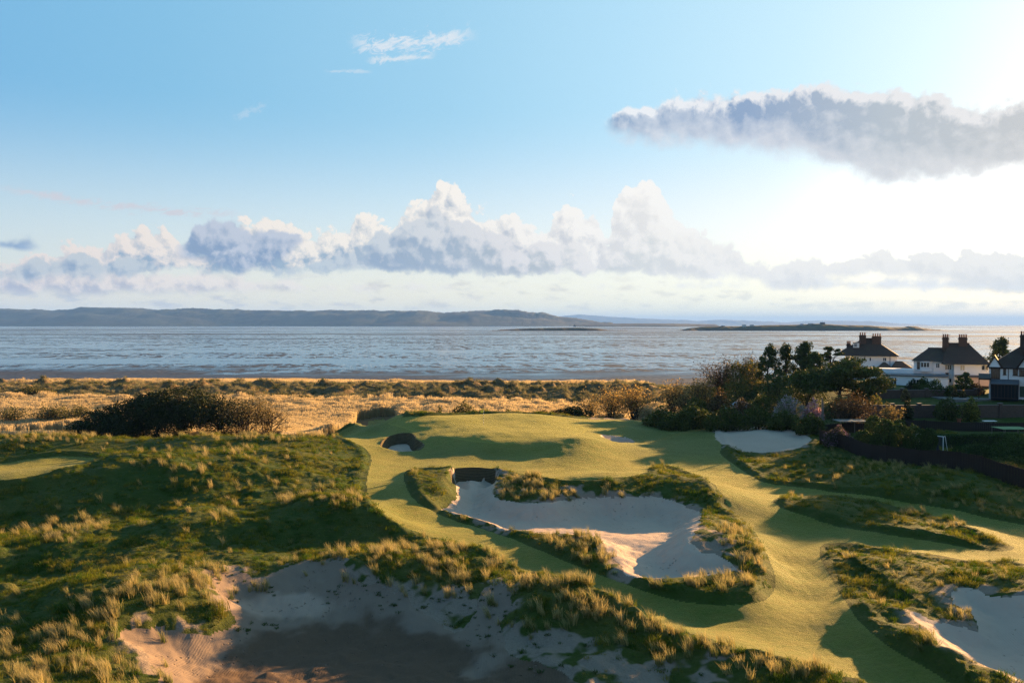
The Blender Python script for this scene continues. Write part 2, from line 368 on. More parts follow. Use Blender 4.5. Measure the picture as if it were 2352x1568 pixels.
def _tps_eval(x, y):
    out = np.empty(x.size); xf, yf = x.ravel() / _S, y.ravel() / _S
    for i in range(0, x.size, 20000):
        a, b = xf[i:i + 20000, None] - _xy[None, :, 0], yf[i:i + 20000, None] - _xy[None, :, 1]
        d2 = a * a + b * b
        out[i:i + 20000] = (0.5 * d2 * np.log(d2 + 1e-12)) @ _w[:-3] + _w[-3] + xf[i:i + 20000] * _w[-2] + yf[i:i + 20000] * _w[-1]
    return out.reshape(x.shape)
GX0, GX1, GY0, GY1, GS = -215, 215, 18, 312, 0.75
_gx = np.arange(GX0, GX1 + GS, GS); _gy = np.arange(GY0, GY1 + GS, GS)
_GX, _GY = np.meshgrid(_gx, _gy)
_BASE = np.clip(_tps_eval(_GX, _GY), -3.6, 6.0)
_far = sstep(_GY + 8 * perlin(_GX / 30, _GY * 0 + 3.3, 5) + 0.10 * _GX, 252, 285)
_BASE = _BASE * (1 - _far) + -3.5 * _far
def bilin(G, x, y):
    fx = np.clip((x - GX0) / GS, 0, G.shape[1] - 1.001); fy = np.clip((y - GY0) / GS, 0, G.shape[0] - 1.001)
    i, j = fx.astype(int), fy.astype(int); fx, fy = fx - i, fy - j
    return (G[j, i] * (1 - fx) + G[j, i + 1] * fx) * (1 - fy) + (G[j + 1, i] * (1 - fx) + G[j + 1, i + 1] * fx) * fy
def base_z(x, y): return bilin(_BASE, np.asarray(x, float), np.asarray(y, float))

def on_ground(u, v, zf=None):
    """world spot of a photo position on the ground"""
    zf = zf or base_z
    u = np.atleast_1d(np.asarray(u, float)); v = np.atleast_1d(np.asarray(v, float))
    a, b = ray(u, v)
    Y = np.full(u.shape, 26.0); hit = np.zeros(u.shape, bool); res = np.full(u.shape, 300.0)
    for s in np.arange(26, 300, 0.25):
        below = (CAM_H + b * s < zf(a * s, np.full_like(a, s))) & ~hit
        res[below] = s; hit |= below
    lo, hi = res - 0.25, res.copy()
    for _ in range(10):
        m = (lo + hi) / 2; bl = CAM_H + b * m < zf(a * m, m)
        hi = np.where(bl, m, hi); lo = np.where(bl, lo, m)
    return a * hi, hi

def smooth_poly(P, n=3):
    P = np.array(P, float)
    for _ in range(n - 1):
        Q = np.roll(P, -1, 0)
        P = np.stack([0.75 * P + 0.25 * Q, 0.25 * P + 0.75 * Q], 1).reshape(-1, 2)
    return P
def poly(uv, n=2, Z=None):
    uv = smooth_poly(uv, n)
    x, y = at_z(uv[:, 0], uv[:, 1], Z) if Z is not None else on_ground(uv[:, 0], uv[:, 1])
    return np.stack([x, y], 1)
def sdist(P, x, y, reach=6.0):
    """signed distance to a closed outline, positive inside, clipped at reach"""
    sh = x.shape; x = x.ravel(); y = y.ravel()
    out = np.full(x.size, -reach)
    sel = np.nonzero((x > P[:, 0].min() - reach) & (x < P[:, 0].max() + reach) & (y > P[:, 1].min() - reach) & (y < P[:, 1].max() + reach))[0]
    for s in range(0, sel.size, 200000):
        k = sel[s:s + 200000]; px, py = x[k], y[k]
        d2 = np.full(k.size, reach ** 2); ins = np.zeros(k.size, bool)
        for (ax, ay), (bx, by) in zip(P, np.roll(P, -1, 0)):
            ex, ey = bx - ax, by - ay; L = ex * ex + ey * ey + 1e-12
            t = np.clip(((px - ax) * ex + (py - ay) * ey) / L, 0, 1)
            d2 = np.minimum(d2, (px - ax - t * ex) ** 2 + (py - ay - t * ey) ** 2)
            c = (ay > py) != (by > py)
            ins ^= c & (px < ex * (py - ay) / (ey if abs(ey) > 1e-9 else 1e-9) + ax)
        out[k] = np.where(ins, 1, -1) * np.sqrt(d2)
    return out.reshape(sh)

MOWN = poly([(765,997),(830,969),(900,960),(1000,953),(1110,948.5),(1200,949.5),(1290,957),(1340,962),(1430,964),(1500,966),(1560,972),(1640,988),(1660,1022),(1650,1042),(1690,1070),(1725,1095),(1760,1112),
 (1840,1116),(2000,1138),(2150,1163),(2300,1193),(2380,1208),(2560,1250),(2560,1345),(2352,1300),(2200,1286),(2000,1254),(1900,1243),(1876,1262),(1900,1310),(1940,1380),(1980,1440),(2050,1490),(2180,1560),(2300,1640),(2120,1640),
 (1960,1568),(1850,1538),(1700,1487),(1550,1440),(1400,1388),(1290,1343),(1200,1306),(1100,1270),(1000,1236),(930,1212),(880,1180),(852,1150),(840,1120),(847,1080),(856,1050),(832,1022),(795,1006)])
RING = poly([(925,1082),(960,1075),(1020,1077),(1035,1074),(1090,1073),(1150,1075),(1165,1082),(1210,1092),(1280,1101),(1350,1103),(1420,1099),(1488,1087),(1488,1073),(1540,1069),(1620,1096),(1660,1130),(1672,1165),(1722,1200),(1762,1270),(1784,1330),(1777,1360),(1752,1385),(1690,1394),(1600,1390),(1500,1367),(1400,1327),(1300,1287),(1200,1247),(1120,1217),(1060,1197),(1015,1182),(985,1168),(950,1150),(930,1112)])
MOUND_A = poly([(1770,1146),(1800,1137),(1870,1138),(1960,1148),(2080,1168),(2200,1205),(2300,1238),(2340,1262),(2280,1268),(2150,1248),(2000,1224),(1880,1196),(1800,1170)])
WALL_MAIN = [(1030,1091),(1033,1083),(1040,1077.5),(1053,1075),(1093,1073.2),(1134,1077),(1145,1084),(1147,1096)]
WALL_POT = [(874,1026),(877,1016),(885,1006),(911,996),(938,993.5),(950,998.5),(952.5,1008),(962,1012.5),(971,1019),(968,1026.5),(955,1032)]
SAND_MAIN = poly([(1028,1112)] + WALL_MAIN + [(1140,1112),(1135,1128),(1142,1146),(1200,1152),(1255,1154),(1310,1150),(1370,1145),(1450,1142),(1540,1145),(1585,1172),(1612,1178),(1606,1210),(1586,1240),(1600,1262),(1650,1277),(1692,1298),(1694,1314),(1640,1320),(1580,1327),(1500,1337),(1450,1331),(1422,1318),(1432,1298),(1400,1275),(1388,1247),(1330,1226),(1230,1226),(1150,1222),(1128,1206),(1060,1186),(1000,1174),(988,1165),(1018,1145),(1034,1126)])
_wm = np.stack(on_ground([p[0] for p in WALL_MAIN], [p[1] for p in WALL_MAIN]), 1)
SAND_WASTE = poly([(470,1312),(520,1306),(560,1312),(605,1336),(640,1304),(720,1288),(780,1290),(805,1328),(865,1352),(935,1366),(985,1408),(1035,1446),(1078,1432),(1098,1378),(1122,1340),(1165,1352),(1185,1375),(1150,1430),(1150,1470),(1180,1510),(1260,1530),(1330,1568),(1330,1660),(330,1660),(375,1568),(330,1500),(260,1470),(340,1452),(470,1465),(545,1435),(522,1390),(488,1345)])
SAND_RIGHT = poly([(2085,1398),(2140,1420),(2200,1440),(2252,1452),(2242,1420),(2200,1392),(2176,1358),(2210,1344),(2300,1376),(2352,1366),(2470,1390),(2560,1640),(2352,1568),(2250,1527),(2140,1484),(2146,1458),(2110,1430)])
SAND_BACK = poly([(1636,993),(1660,986),(1720,981),(1790,981),(1840,995),(1868,1010),(1850,1026),(1780,1036),(1720,1041),(1682,1032),(1652,1016)])
SAND_SMALL = poly([(1372,996),(1410,998),(1448,1004),(1462,1014),(1430,1017),(1398,1010)])
SAND_POT = poly(WALL_POT + [(940,1034.5),(920,1035.5),(890,1029.5)])
LAWN_LEFT = poly([(-120,1075),(0,1063),(80,1053),(160,1046),(235,1050),(205,1061),(130,1080),(50,1097),(0,1104),(-120,1118)])
GREEN = poly([(878,968),(1000,957),(1110,950),(1200,951),(1290,958),(1330,972),(1350,992),(1300,1000),(1240,1008),(1150,1021),(1080,1014),(1010,1000),(930,985)])
CIRCLE = poly([(1450,1005),(1490,994),(1560,994),(1600,1003),(1590,1018),(1530,1026),(1470,1022)])
GARDEN = np.array([(44,119),(70,122),(108,128),(150,135),(150,196),(60,192),(52,160)], float)
YARD = np.array([(62,93),(62,116.5),(70,118),(108,122),(112,80),(66,82)], float)

def walls(P, x, y): return sdist(P, x, y)
_cache = {}
def terrain(x, y, full=False):
    x = np.asarray(x, float); y = np.asarray(y, float)
    z = base_z(x, y)
    jx = x + 0.22 * fbm(x, y, 1.3, 3, 40); jy = y + 0.22 * fbm(x, y, 1.3, 3, 50)
    mown, ring, ma = sdist(MOWN, x, y), sdist(RING, x, y), sdist(MOUND_A, x, y)
    lawn = sdist(LAWN_LEFT, x, y)
    turf = np.maximum(np.minimum(np.minimum(mown, -ring), -ma), lawn)        # positive on mown grass
    s = {k: sdist(P, jx, jy) for k, P in (('main', SAND_MAIN), ('waste', SAND_WASTE), ('right', SAND_RIGHT), ('back', SAND_BACK))}
    s['small'] = sdist(SAND_SMALL, x, y); s['pot'] = sdist(SAND_POT, x, y)
    near = 1 - sstep(y, 128, 140)
    rough = sstep(-turf, 0.0, 0.9) * near
    garden = np.maximum(sdist(GARDEN, x, y), sdist(YARD, x, y))
    wild = rough * (1 - sstep(garden, -1.0, 1.0))
    allsand = np.maximum.reduce(list(s.values()))
    # hummocky rough, a lip where the long grass meets the mown turf
    hum = 0.75 * fbm(x, y, 10.0, 3, 3) + 0.26 * np.abs(fbm(x, y, 2.6, 3, 9)) + 0.05 * fbm(x, y, 0.7, 2, 11)
    flat_near = np.where(ring > -0.5, 0.45, 1.0) * np.where(x > 24, 0.5, 1.0)
    flat_near = flat_near * np.where(x < 20, 1 - 0.9 * sstep(y, 84, 98), 1.0)
    z = z + wild * hum * flat_near * (1 - 0.7 * sstep(allsand, -0.6, 0.4))
    z = z + wild * 0.22 * np.exp(-((turf + 0.9) / 0.7) ** 2)
    # gentle roll of mown turf
    z = z + (1 - rough) * near * (0.17 * fbm(x, y, 9.0, 3, 21) + 0.015 * fbm(x, y, 1.5, 2, 23))
    # bunkers
    dep = {'main': (1.05, 2.8), 'waste': (0.3, 2.5), 'right': (0.45, 1.6), 'back': (0.25, 1.5), 'small': (0.9, 1.0), 'pot': (1.3, 0.42)}
    nearw = sstep(-np.min([np.hypot(x - a_, y - b_) for a_, b_ in _wm], axis=0), -2.6, -0.9)
    for k, (dd, w) in dep.items():
        if k == 'main': dd, w = dd + 0.6 * nearw, w * (1 - nearw) + 0.42 * nearw
        z = z - dd * sstep(s[k], -0.10, w) + 0.10 * wild * np.exp(-((s[k] + 0.5) / 0.5) ** 2)
    z = z + sstep(allsand, 0.0, 0.6) * (0.035 * fbm(x, y, 0.9, 3, 31) + 0.05 * fbm(x, y, 3.5, 2, 33)) + sstep(s['waste'], 0.3, 2.0) * 0.16 * fbm(x, y, 2.4, 4, 35)
    # marsh, with a line of low dunes towards the shore
    marsh = sstep(y, 130, 142)
    ax = x + 0.0
    dune = np.exp(-((y - 204 - 5 * perlin(ax / 40, y * 0, 77) + 0.08 * x) / 32.0) ** 2)
    west = 1 - sstep(x, 38, 52)
    z = z + marsh * west * (dune * (0.5 + 2.9 * np.abs(fbm(x, y, 8.0, 3, 61))) + 0.12 * fbm(x, y, 5, 2, 63))
    if not full: return z
    return z, dict(turf=turf, ring=ring, sand=s, allsand=allsand, wild=wild, marsh=marsh, dune=dune * west * marsh, garden=garden, green=sdist(GREEN, x, y), circle=sdist(CIRCLE, x, y), west=west, lawn=lawn)

# ------------------------------------------------------------------ object helpers
def tag(o, label=None, cat=None, group=None, kind=None):
    if label: o['label'] = label
    if cat: o['category'] = cat
    if group: o['group'] = group
    if kind: o['kind'] = kind
    return o
def mesh_np(name, verts, faces, mat=None, smooth=False, attrs=None, parent=None):
    """mesh from arrays; faces (n,3) or (n,4), or a list of both"""
    if not isinstance(faces, list): faces = [faces]
    me = bpy.data.meshes.new(name)
    verts = np.ascontiguousarray(verts, np.float32)
    me.vertices.add(len(verts)); me.vertices.foreach_set('co', verts.ravel())
    tot = np.concatenate([np.full(len(f), f.shape[1], np.int32) for f in faces])
    idx = np.concatenate([f.ravel() for f in faces]).astype(np.int32)
    me.loops.add(len(idx)); me.loops.foreach_set('vertex_index', idx)
    me.polygons.add(len(tot))
    st = np.zeros(len(tot), np.int32); st[1:] = np.cumsum(tot)[:-1]
    me.polygons.foreach_set('loop_start', st); me.polygons.foreach_set('loop_total', tot)
    if smooth: me.polygons.foreach_set('use_smooth', np.ones(len(tot), bool))
    me.update(calc_edges=True)
    for k, a in (attrs or {}).items():
        at = me.attributes.new(k, 'FLOAT', 'POINT'); at.data.foreach_set('value', np.asarray(a, np.float32))
    if mat: me.materials.append(mat)
    o = bpy.data.objects.new(name, me); COL.objects.link(o)
    if parent: o.parent = parent
    return o
def material(name, fn):
    m = bpy.data.materials.new(name); m.use_nodes = True
    t = m.node_tree
    for n in list(t.nodes): t.nodes.remove(n)
    g = NT(t); out = g.node('ShaderNodeOutputMaterial')
    sh = fn(g)
    t.links.new(sh, out.inputs[0])
    return m
def principled(g, color, rough=0.8, bump=None, bump_s=0.3, bump_d=0.05, spec=0.3, normal=None, **kw):
    b = g.node('ShaderNodeBsdfPrincipled')
    g.put(b.inputs['Base Color'], color); g.put(b.inputs['Roughness'], rough)
    b.inputs['Specular IOR Level'].default_value = spec
    for k, v in kw.items(): g.put(b.inputs[k], v)
    if bump is not None:
        n = g.node('ShaderNodeBump'); n.inputs['Strength'].default_value = bump_s; n.inputs['Distance'].default_value = bump_d
        g.put(n.inputs['Height'], bump); g.put(b.inputs['Normal'], n.outputs[0])
    return b.outputs[0]
def gpos(g): return g.node('ShaderNodeNewGeometry').outputs['Position']
def attr(g, name): return g.node('ShaderNodeAttribute', attribute_name=name).outputs['Fac']

def m_turf(g):
    p = gpos(g)
    big = g.noise(p, 0.16, 4, 0.6); mid = g.noise(p, 1.1, 5, 0.65); fine = g.noise(p, 9.0, 4, 0.7)
    c = g.mix(g.smooth(big, 0.32, 0.68), (0.052, 0.094, 0.003), (0.100, 0.108, 0.006))
    c = g.mix(g.smooth(mid, 0.40, 0.72, 0, 0.6), c, (0.170, 0.122, 0.018))
    c = g.mix(g.smooth(g.noise(g.scalev(p, (0.35, 1.0, 1.0)), 1.6, 4, 0.7), 0.40, 0.66, 0, 0.45), c, (0.058, 0.072, 0.004))
    c = g.mix(g.smooth(fine, 0.35, 0.65, 0, 0.5), c, (0.036, 0.046, 0.003))
    gr = g.smooth(attr(g, 'green'), -0.12, 0.12)
    c = g.mix(g.mul(gr, 0.75), c, g.mix(mid, (0.060, 0.098, 0.004), (0.125, 0.116, 0.009)))
    c = g.mix(g.mul(g.smooth(attr(g, 'lush_shade'), 0.0, 1.0), 0.8), c, g.mix(mid, (0.020, 0.050, 0.005), (0.036, 0.055, 0.008)))  # darker green, partly standing in for shade
    collar = g.smooth(g.m('ABSOLUTE', g.sub(attr(g, 'green'), 0.0)), 0.22, 0.08)
    c = g.mix(g.mul(collar, 0.55), c, (0.175, 0.165, 0.020))
    edge = g.smooth(attr(g, 'turf'), 0.45, 0.0)
    c = g.mix(g.mul(edge, 0.6), c, (0.085, 0.095, 0.012))
    return principled(g, c, 0.85, g.add(g.mul(fine, 0.6), g.add(g.noise(p, 32.0, 2, 0.6), g.mul(g.noise(p, 2.5, 3, 0.6), 2.0))), 1.0, 0.05, 0.15, **{'Sheen Weight': 0.25, 'Sheen Roughness': 0.5, 'Sheen Tint': (0.9, 0.8, 0.3, 1)})
def m_sand(g):
    p = gpos(g)
    big = g.noise(p, 0.22, 4, 0.6); fine = g.noise(p, 14.0, 5, 0.7)
    c = g.mix(big, (0.34, 0.250, 0.190), (0.44, 0.330, 0.255))
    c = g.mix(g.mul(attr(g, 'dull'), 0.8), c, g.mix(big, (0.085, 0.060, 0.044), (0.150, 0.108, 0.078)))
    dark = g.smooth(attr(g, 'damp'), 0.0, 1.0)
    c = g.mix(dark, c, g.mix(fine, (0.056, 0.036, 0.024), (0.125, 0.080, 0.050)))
    c = g.mix(g.smooth(fine, 0.6, 0.8, 0, 0.35), c, (0.17, 0.135, 0.105))
    # footprints in clusters, rake lines
    v = g.node('ShaderNodeTexVoronoi', feature='F1'); g.put(v.inputs['Vector'], g.addv(p, g.scalev(g.noise(p, 2.0, 2, 0.5, out=1), (0.5, 0.5, 0.0)))); v.inputs['Scale'].default_value = 2.6
    foot = g.mul(g.smooth(v.outputs['Distance'], 0.22, 0.05), g.smooth(g.noise(p, 0.35, 3, 0.6), 0.44, 0.56))
    wv = g.node('ShaderNodeTexWave', wave_type='BANDS'); g.put(wv.inputs['Vector'], p); wv.inputs['Scale'].default_value = 2.2; wv.inputs['Distortion'].default_value = 5.0; wv.inputs['Detail'].default_value = 2.0; wv.inputs['Detail Scale'].default_value = 0.25
    rake = g.mul(wv.outputs['Fac'], g.smooth(g.noise(p, 0.18, 2, 0.5), 0.45, 0.6))
    h = g.add(g.sub(g.mul(fine, 0.6), g.mul(foot, 3.0)), g.mul(rake, 0.22))
    c = g.mix(g.mul(foot, 0.5), c, (0.16, 0.125, 0.10))
    return principled(g, c, 0.92, h, 0.8, 0.05, 0.1)
def m_rough(g):
    p = gpos(g)
    big = g.noise(p, 0.13, 4, 0.6); mid = g.noise(p, 0.9, 5, 0.65); fine = g.noise(p, 7.0, 5, 0.7)
    c = g.mix(g.smooth(big, 0.35, 0.65), (0.030, 0.054, 0.006), (0.056, 0.064, 0.012))
    c = g.mix(g.smooth(mid, 0.48, 0.75, 0, 0.5), c, (0.120, 0.095, 0.032))
    c = g.mix(g.smooth(fine, 0.45, 0.7, 0, 0.6), c, (0.026, 0.034, 0.008))
    c = g.mix(g.smooth(attr(g, 'bare'), 0.2, 0.9), c, g.mix(fine, (0.16, 0.12, 0.09), (0.25, 0.195, 0.15)))
    c = g.mix(g.smooth(attr(g, 'marsh'), 0.3, 0.9), c, g.mix(mid, (0.070, 0.050, 0.026), (0.17, 0.115, 0.055)))
    c = g.mix(g.smooth(attr(g, 'lawn'), -0.2, 0.2), c, g.mix(g.smooth(mid, 0.35, 0.7), (0.036, 0.056, 0.012), (0.068, 0.072, 0.018)))
    return principled(g, c, 0.9, g.add(fine, g.mul(mid, 1.5)), 1.0, 0.12, 0.1)
M = {}
M['turf'] = material('mown turf', m_turf)
M['sand'] = material('sand', m_sand)
M['rough'] = material('rough ground', m_rough)

def build_ground():
    naz, rr = 1120, np.concatenate([np.arange(23, 42, 0.11), np.arange(42, 75, 0.16), np.arange(75, 140, 0.21), np.arange(140, 305, 0.9)])
    az = np.radians(np.linspace(-45, 48, naz))
    A, Rr = np.meshgrid(az, rr)
    x, y = Rr * np.sin(A), Rr * np.cos(A)
    z, k = terrain(x, y, full=True)
    n, m = x.shape
    V = np.stack([x, y, z], -1).reshape(-1, 3)
    I = np.arange(n * m).reshape(n, m)
    F = np.stack([I[:-1, :-1], I[:-1, 1:], I[1:, 1:], I[1:, :-1]], -1).reshape(-1, 4)
    def fc(a): return (a[:-1, :-1] + a[:-1, 1:] + a[1:, 1:] + a[1:, :-1]).reshape(-1) / 4
    reg = np.zeros(len(F), int)                       # 0 rough
    reg[fc(k['turf']) > 0] = 1
    reg[(fc(k['green']) > 0) & (reg == 1)] = 2
    reg[(fc(k['lawn']) > 0)] = 3
    names = ['main', 'waste', 'right', 'back', 'small', 'pot']
    for q, nm in enumerate(names): reg[fc(k['sand'][nm]) > (np.where(fc(x) < -5.0, 0.9, 0.0) * (fc(y) < 86) * (fc(y) > 71) if nm == 'main' else 0)] = 10 + q
    u, v = to_px(x, y, z)
    damp = np.zeros_like(x)
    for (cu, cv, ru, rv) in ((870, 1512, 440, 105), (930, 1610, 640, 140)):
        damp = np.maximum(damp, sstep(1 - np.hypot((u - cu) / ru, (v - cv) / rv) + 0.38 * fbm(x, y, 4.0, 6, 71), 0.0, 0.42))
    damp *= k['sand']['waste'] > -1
    lush_shade = sstep(u, 1380, 1480) * sstep(-v, -1070, -1030) + 0.6 * sstep(k['lawn'], -0.5, 0.5) + 0.8 * sstep(-u, -930, -860) * sstep(-v, -1000, -985)  # deep green lawn and left flank; first term paints scrub shade
    lush_shade = np.clip(lush_shade + 0.7 * np.exp(-(((u - 1060) / 160) ** 2 + ((v - 1045) / 28) ** 2)), 0, 1)  # dark patch painting the shade of the hollow below the green
    bare = np.where((x < -4) & (y > 68) & (y < 92), 0.0, 1.0) * sstep(k['allsand'], -1.6, -0.1) * sstep(fbm(x, y, 1.6, 3, 81), -0.35, 0.25)
    for (cu, cv, ru, rv) in ((1230, 1480, 180, 60), (1000, 1380, 200, 50), (530, 1340, 50, 26), (430, 1495, 120, 40), (1450, 1540, 250, 50), (1310, 1140, 110, 25), (1640, 1250, 60, 40), (1410, 1275, 40, 40), (1400, 963, 70, 8)):
        bare = np.maximum(bare, sstep(1 - np.hypot((u - cu) / ru, (v - cv) / rv) + 0.7 * fbm(x, y, 1.8, 3, 83), 0.1, 0.6))
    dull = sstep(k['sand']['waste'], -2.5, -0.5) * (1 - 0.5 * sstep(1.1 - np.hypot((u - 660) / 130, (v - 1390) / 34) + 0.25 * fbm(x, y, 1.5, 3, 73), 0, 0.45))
    attrs = dict(dull=dull, turf=k['turf'], green=k['green'] , lush_shade=lush_shade, damp=damp, bare=bare * (1 - k['marsh']), marsh=k['marsh'] * k['west'] * (1 - sstep(x, 36, 50)), lawn=k['garden'])
    spec = {0: ('rough_ground', 'rough', 'tussocky dune ground round the mown course and out to the shore', 'ground'),
            1: ('fairway', 'turf', 'mown golden green fairway winding round the sand bunkers', 'fairway'),
            2: ('putting_green', 'turf', 'smooth raised putting green with the flag on it', 'green'),
            3: ('tee_lawn', 'turf', 'flat bright mown lawn among the left dunes', 'lawn'),
            10: ('bunker_sand', 'sand', 'large pale sand bunker in the middle below the green', 'bunker'),
            11: ('bunker_sand', 'sand', 'dark damp sand hollow at the bottom left', 'bunker'),
            12: ('bunker_sand', 'sand', 'sand bunker cut off by the bottom right corner', 'bunker'),
            13: ('bunker_sand', 'sand', 'oval white bunker in front of the dark scrub', 'bunker'),
            14: ('bunker_sand', 'sand', 'small sliver of sand behind the right shoulder of the green', 'bunker'),
            15: ('bunker_sand', 'sand', 'small round pot bunker at the left end of the green', 'bunker')}
    for r_, (nm, mt, lb, cat) in spec.items():
        f = F[reg == r_]
        if not len(f): continue
        used = np.unique(f); mp = np.zeros(n * m, np.int64); mp[used] = np.arange(len(used))
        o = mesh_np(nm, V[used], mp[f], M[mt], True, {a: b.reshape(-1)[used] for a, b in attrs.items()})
        tag(o, lb, cat, kind='structure')
build_ground()

# ------------------------------------------------------------------ tidal flat, sea, far hills
def m_flat(g):
    p = gpos(g); xyz = g.sep(p); dist = xyz[1]
    r = g.node('ShaderNodeVectorRotate', rotation_type='Z_AXIS'); g.put(r.inputs[0], p); r.inputs['Angle'].default_value = R(-12)
    q = g.scalev(r.outputs[0], (0.62, 1.0, 1.0))
    broad = g.noise(q, 0.0021, 4, 0.6, 0.5)                       # sandbanks and lagoons
    bars = g.noise(g.scalev(p, (0.20, 1.0, 1.0)), 0.0042, 4, 0.6)
    mid = g.noise(q, 0.020, 3, 0.6, 0.6)
    ripple = g.noise(g.scalev(r.outputs[0], (1.5, 0.42, 1.0)), 0.12, 5, 0.66, 0.5)                      # pools a few metres across
    fine = g.noise(p, 0.9, 3, 0.6)
    w = g.add(g.add(g.mul(ripple, 0.72), g.mul(mid, 0.28)), g.mul(g.sub(broad, 0.5), 0.30))
    wet = g.smooth(w, 0.440, 0.505)
    bank = g.mul(g.smooth(bars, 0.515, 0.56), g.smooth(dist, 800, 1500))
    wet = g.mul(wet, g.sub(1.0, bank))
    shore = g.smooth(g.add(dist, g.mul(xyz[0], 0.12)), 400, 275)
    wet = g.mul(wet, g.sub(1.0, g.mul(shore, g.smooth(g.add(g.mul(ripple, 0.5), g.mul(mid, 0.5)), 0.62, 0.47))))
    ch = g.smooth(g.m('ABSOLUTE', g.sub(g.noise(g.scalev(p, (0.10, 1.0, 1.0)), 0.0060, 3, 0.55, 0.4), 0.5)), 0.022, 0.010)
    lag = g.mul(g.smooth(bars, 0.47, 0.44), g.smooth(dist, 1300, 2600))
    calm = g.mx(ch, lag)
    calm = g.mx(calm, g.mul(g.smooth(g.noise(q, 0.022, 4, 0.62), 0.57, 0.64), 0.85))
    mud = g.smooth(g.add(g.add(dist, g.mul(xyz[0], 0.12)), g.mul(g.sub(mid, 0.5), 150.0)), 345, 290)
    calm = g.mul(calm, g.sub(1.0, g.mul(mud, 0.9)))
    wet = g.mx(g.mul(wet, g.sub(1.0, g.mul(mud, 0.85))), calm)
    sandc = g.mix(fine, (0.030, 0.030, 0.038), (0.056, 0.052, 0.058))
    c = g.mix(wet, sandc, (0.022, 0.036, 0.066))
    nz = g.node('ShaderNodeVectorMath', operation='SUBTRACT'); g.put(nz.inputs[0], g.noise(p, 0.55, 4, 0.65, out=1)); nz.inputs[1].default_value = (0.5, 0.5, 0.5)
    amp = g.mul(g.mix(wet, g.vec(0.75, 0.75, 0.75), g.vec(0.40, 0.40, 0.40)), g.sub(1.0, g.mul(calm, 0.86)))
    sv = g.node('ShaderNodeVectorMath', operation='MULTIPLY'); g.put(sv.inputs[0], nz.outputs[0]); g.put(sv.inputs[1], amp)
    fl = g.scalev(sv.outputs[0], (0.7, 1.0, 0.0))
    nn = g.node('ShaderNodeVectorMath', operation='NORMALIZE'); g.put(nn.inputs[0], g.addv(fl, (0.0, -0.07, 1.0)))
    b = g.node('ShaderNodeBsdfPrincipled')
    g.put(b.inputs['Base Color'], c); g.put(b.inputs['Roughness'], g.lin(wet, 0, 1, 0.62, 0.12)); g.put(b.inputs['Normal'], nn.outputs[0])
    g.put(b.inputs['Specular IOR Level'], g.lin(wet, 0, 1, 0.22, 0.5))
    return b.outputs[0]
M['flat'] = material('wet tidal sand', m_flat)
def build_sea():
    az = np.radians(np.linspace(-62, 62, 120)); rr = np.geomspace(238, 46000, 150)
    A, Rr = np.meshgrid(az, rr); x, y = Rr * np.sin(A), Rr * np.cos(A)
    V = np.stack([x, y, np.full_like(x, -3.0)], -1).reshape(-1, 3)
    I = np.arange(x.size).reshape(x.shape)
    F = np.stack([I[:-1, :-1], I[:-1, 1:], I[1:, 1:], I[1:, :-1]], -1).reshape(-1, 4)
    tag(mesh_np('tidal_flat', V, F, M['flat'], True), 'wet tidal sand and shallow water reaching to the horizon', 'water', kind='structure')
build_sea()

def m_hill(g):
    p = gpos(g)
    n = g.noise(g.scalev(p, (1, 1, 3.0)), 0.0022, 6, 0.65)
    v = g.node('ShaderNodeTexVoronoi', feature='F1'); g.put(v.inputs['Vector'], g.scalev(p, (1, 0.6, 2.0))); v.inputs['Scale'].default_value = 0.0040
    c = g.mix(g.smooth(n, 0.40, 0.62), (0.015, 0.026, 0.024), (0.036, 0.050, 0.036))
    c = g.mix(g.mul(v.outputs['Distance'], 0.3), c, (0.055, 0.055, 0.036))
    return principled(g, c, 0.95, g.noise(p, 0.01, 5, 0.7), 0.6, 18.0, 0.1)
M['hill'] = material('far hillside', m_hill)
def ridge(name, label, prof, Y, depth, base_v, mat, cat='hills', rough=6.0, seed=1, rows=26):
    """a range of hills: crest line read from the photograph at its distance, real depth front and back"""
    us = np.linspace(prof[0][0], prof[-1][0], 420)
    vs = np.interp(us, [p[0] for p in prof], [p[1] for p in prof])
    Xc, _, Zc = at_y(us, vs, Y)
    t = np.linspace(-1, 1, rows)
    X = np.repeat(Xc[None], rows, 0); T = np.repeat(t[:, None], len(us), 1)
    Yy = Y + T * depth * (0.9 + 0.35 * perlin(X / (depth * 1.3), T * 0 + seed, seed))
    H = np.maximum(Zc + 3.0, 0.5)
    sh = np.clip(1 - np.abs(T) ** 1.7, 0, 1)
    Z = -3.6 + (H + 0.6) * sh + rough * fbm(X, Yy * 2.0, depth * 0.35, 5, seed) * sh * (1 - np.exp(-(T / 0.25) ** 2)) + 0.10 * rough * fbm(X, Yy, depth * 0.03, 2, seed + 5) * sh
    V = np.stack([X, Yy, Z], -1).reshape(-1, 3); I = np.arange(X.size).reshape(X.shape)
    F = np.stack([I[:-1, :-1], I[:-1, 1:], I[1:, 1:], I[1:, :-1]], -1).reshape(-1, 4)
    return tag(mesh_np(name, V, F, mat, True), label, cat, kind='structure')
ridge('hills', 'long blue wooded hills across the estuary at left', [(-260,716),(0,709),(60,711),(130,714),(180,712),(215,706),(300,707),(380,713),(425,709),(560,712),(720,715),(760,712),(860,715),(960,714),(985,714),(1025,720),(1085,715),(1140,713),(1180,713),(1230,718),(1290,728),(1340,734),(1380,740),(1400,743.5)], 9800, 1500, 748, M['hill'], rough=60, seed=3)
ridge('far_mountains', 'faint pale mountains on the horizon beyond the island', [(1180,738),(1290,726),(1330,722),(1400,727),(1460,731),(1540,734),(1600,737),(1660,734),(1720,737),(1800,741),(1880,736),(1950,737),(2010,741),(2050,744)], 30000, 3000, 746, M['hill'], rough=60, seed=8)
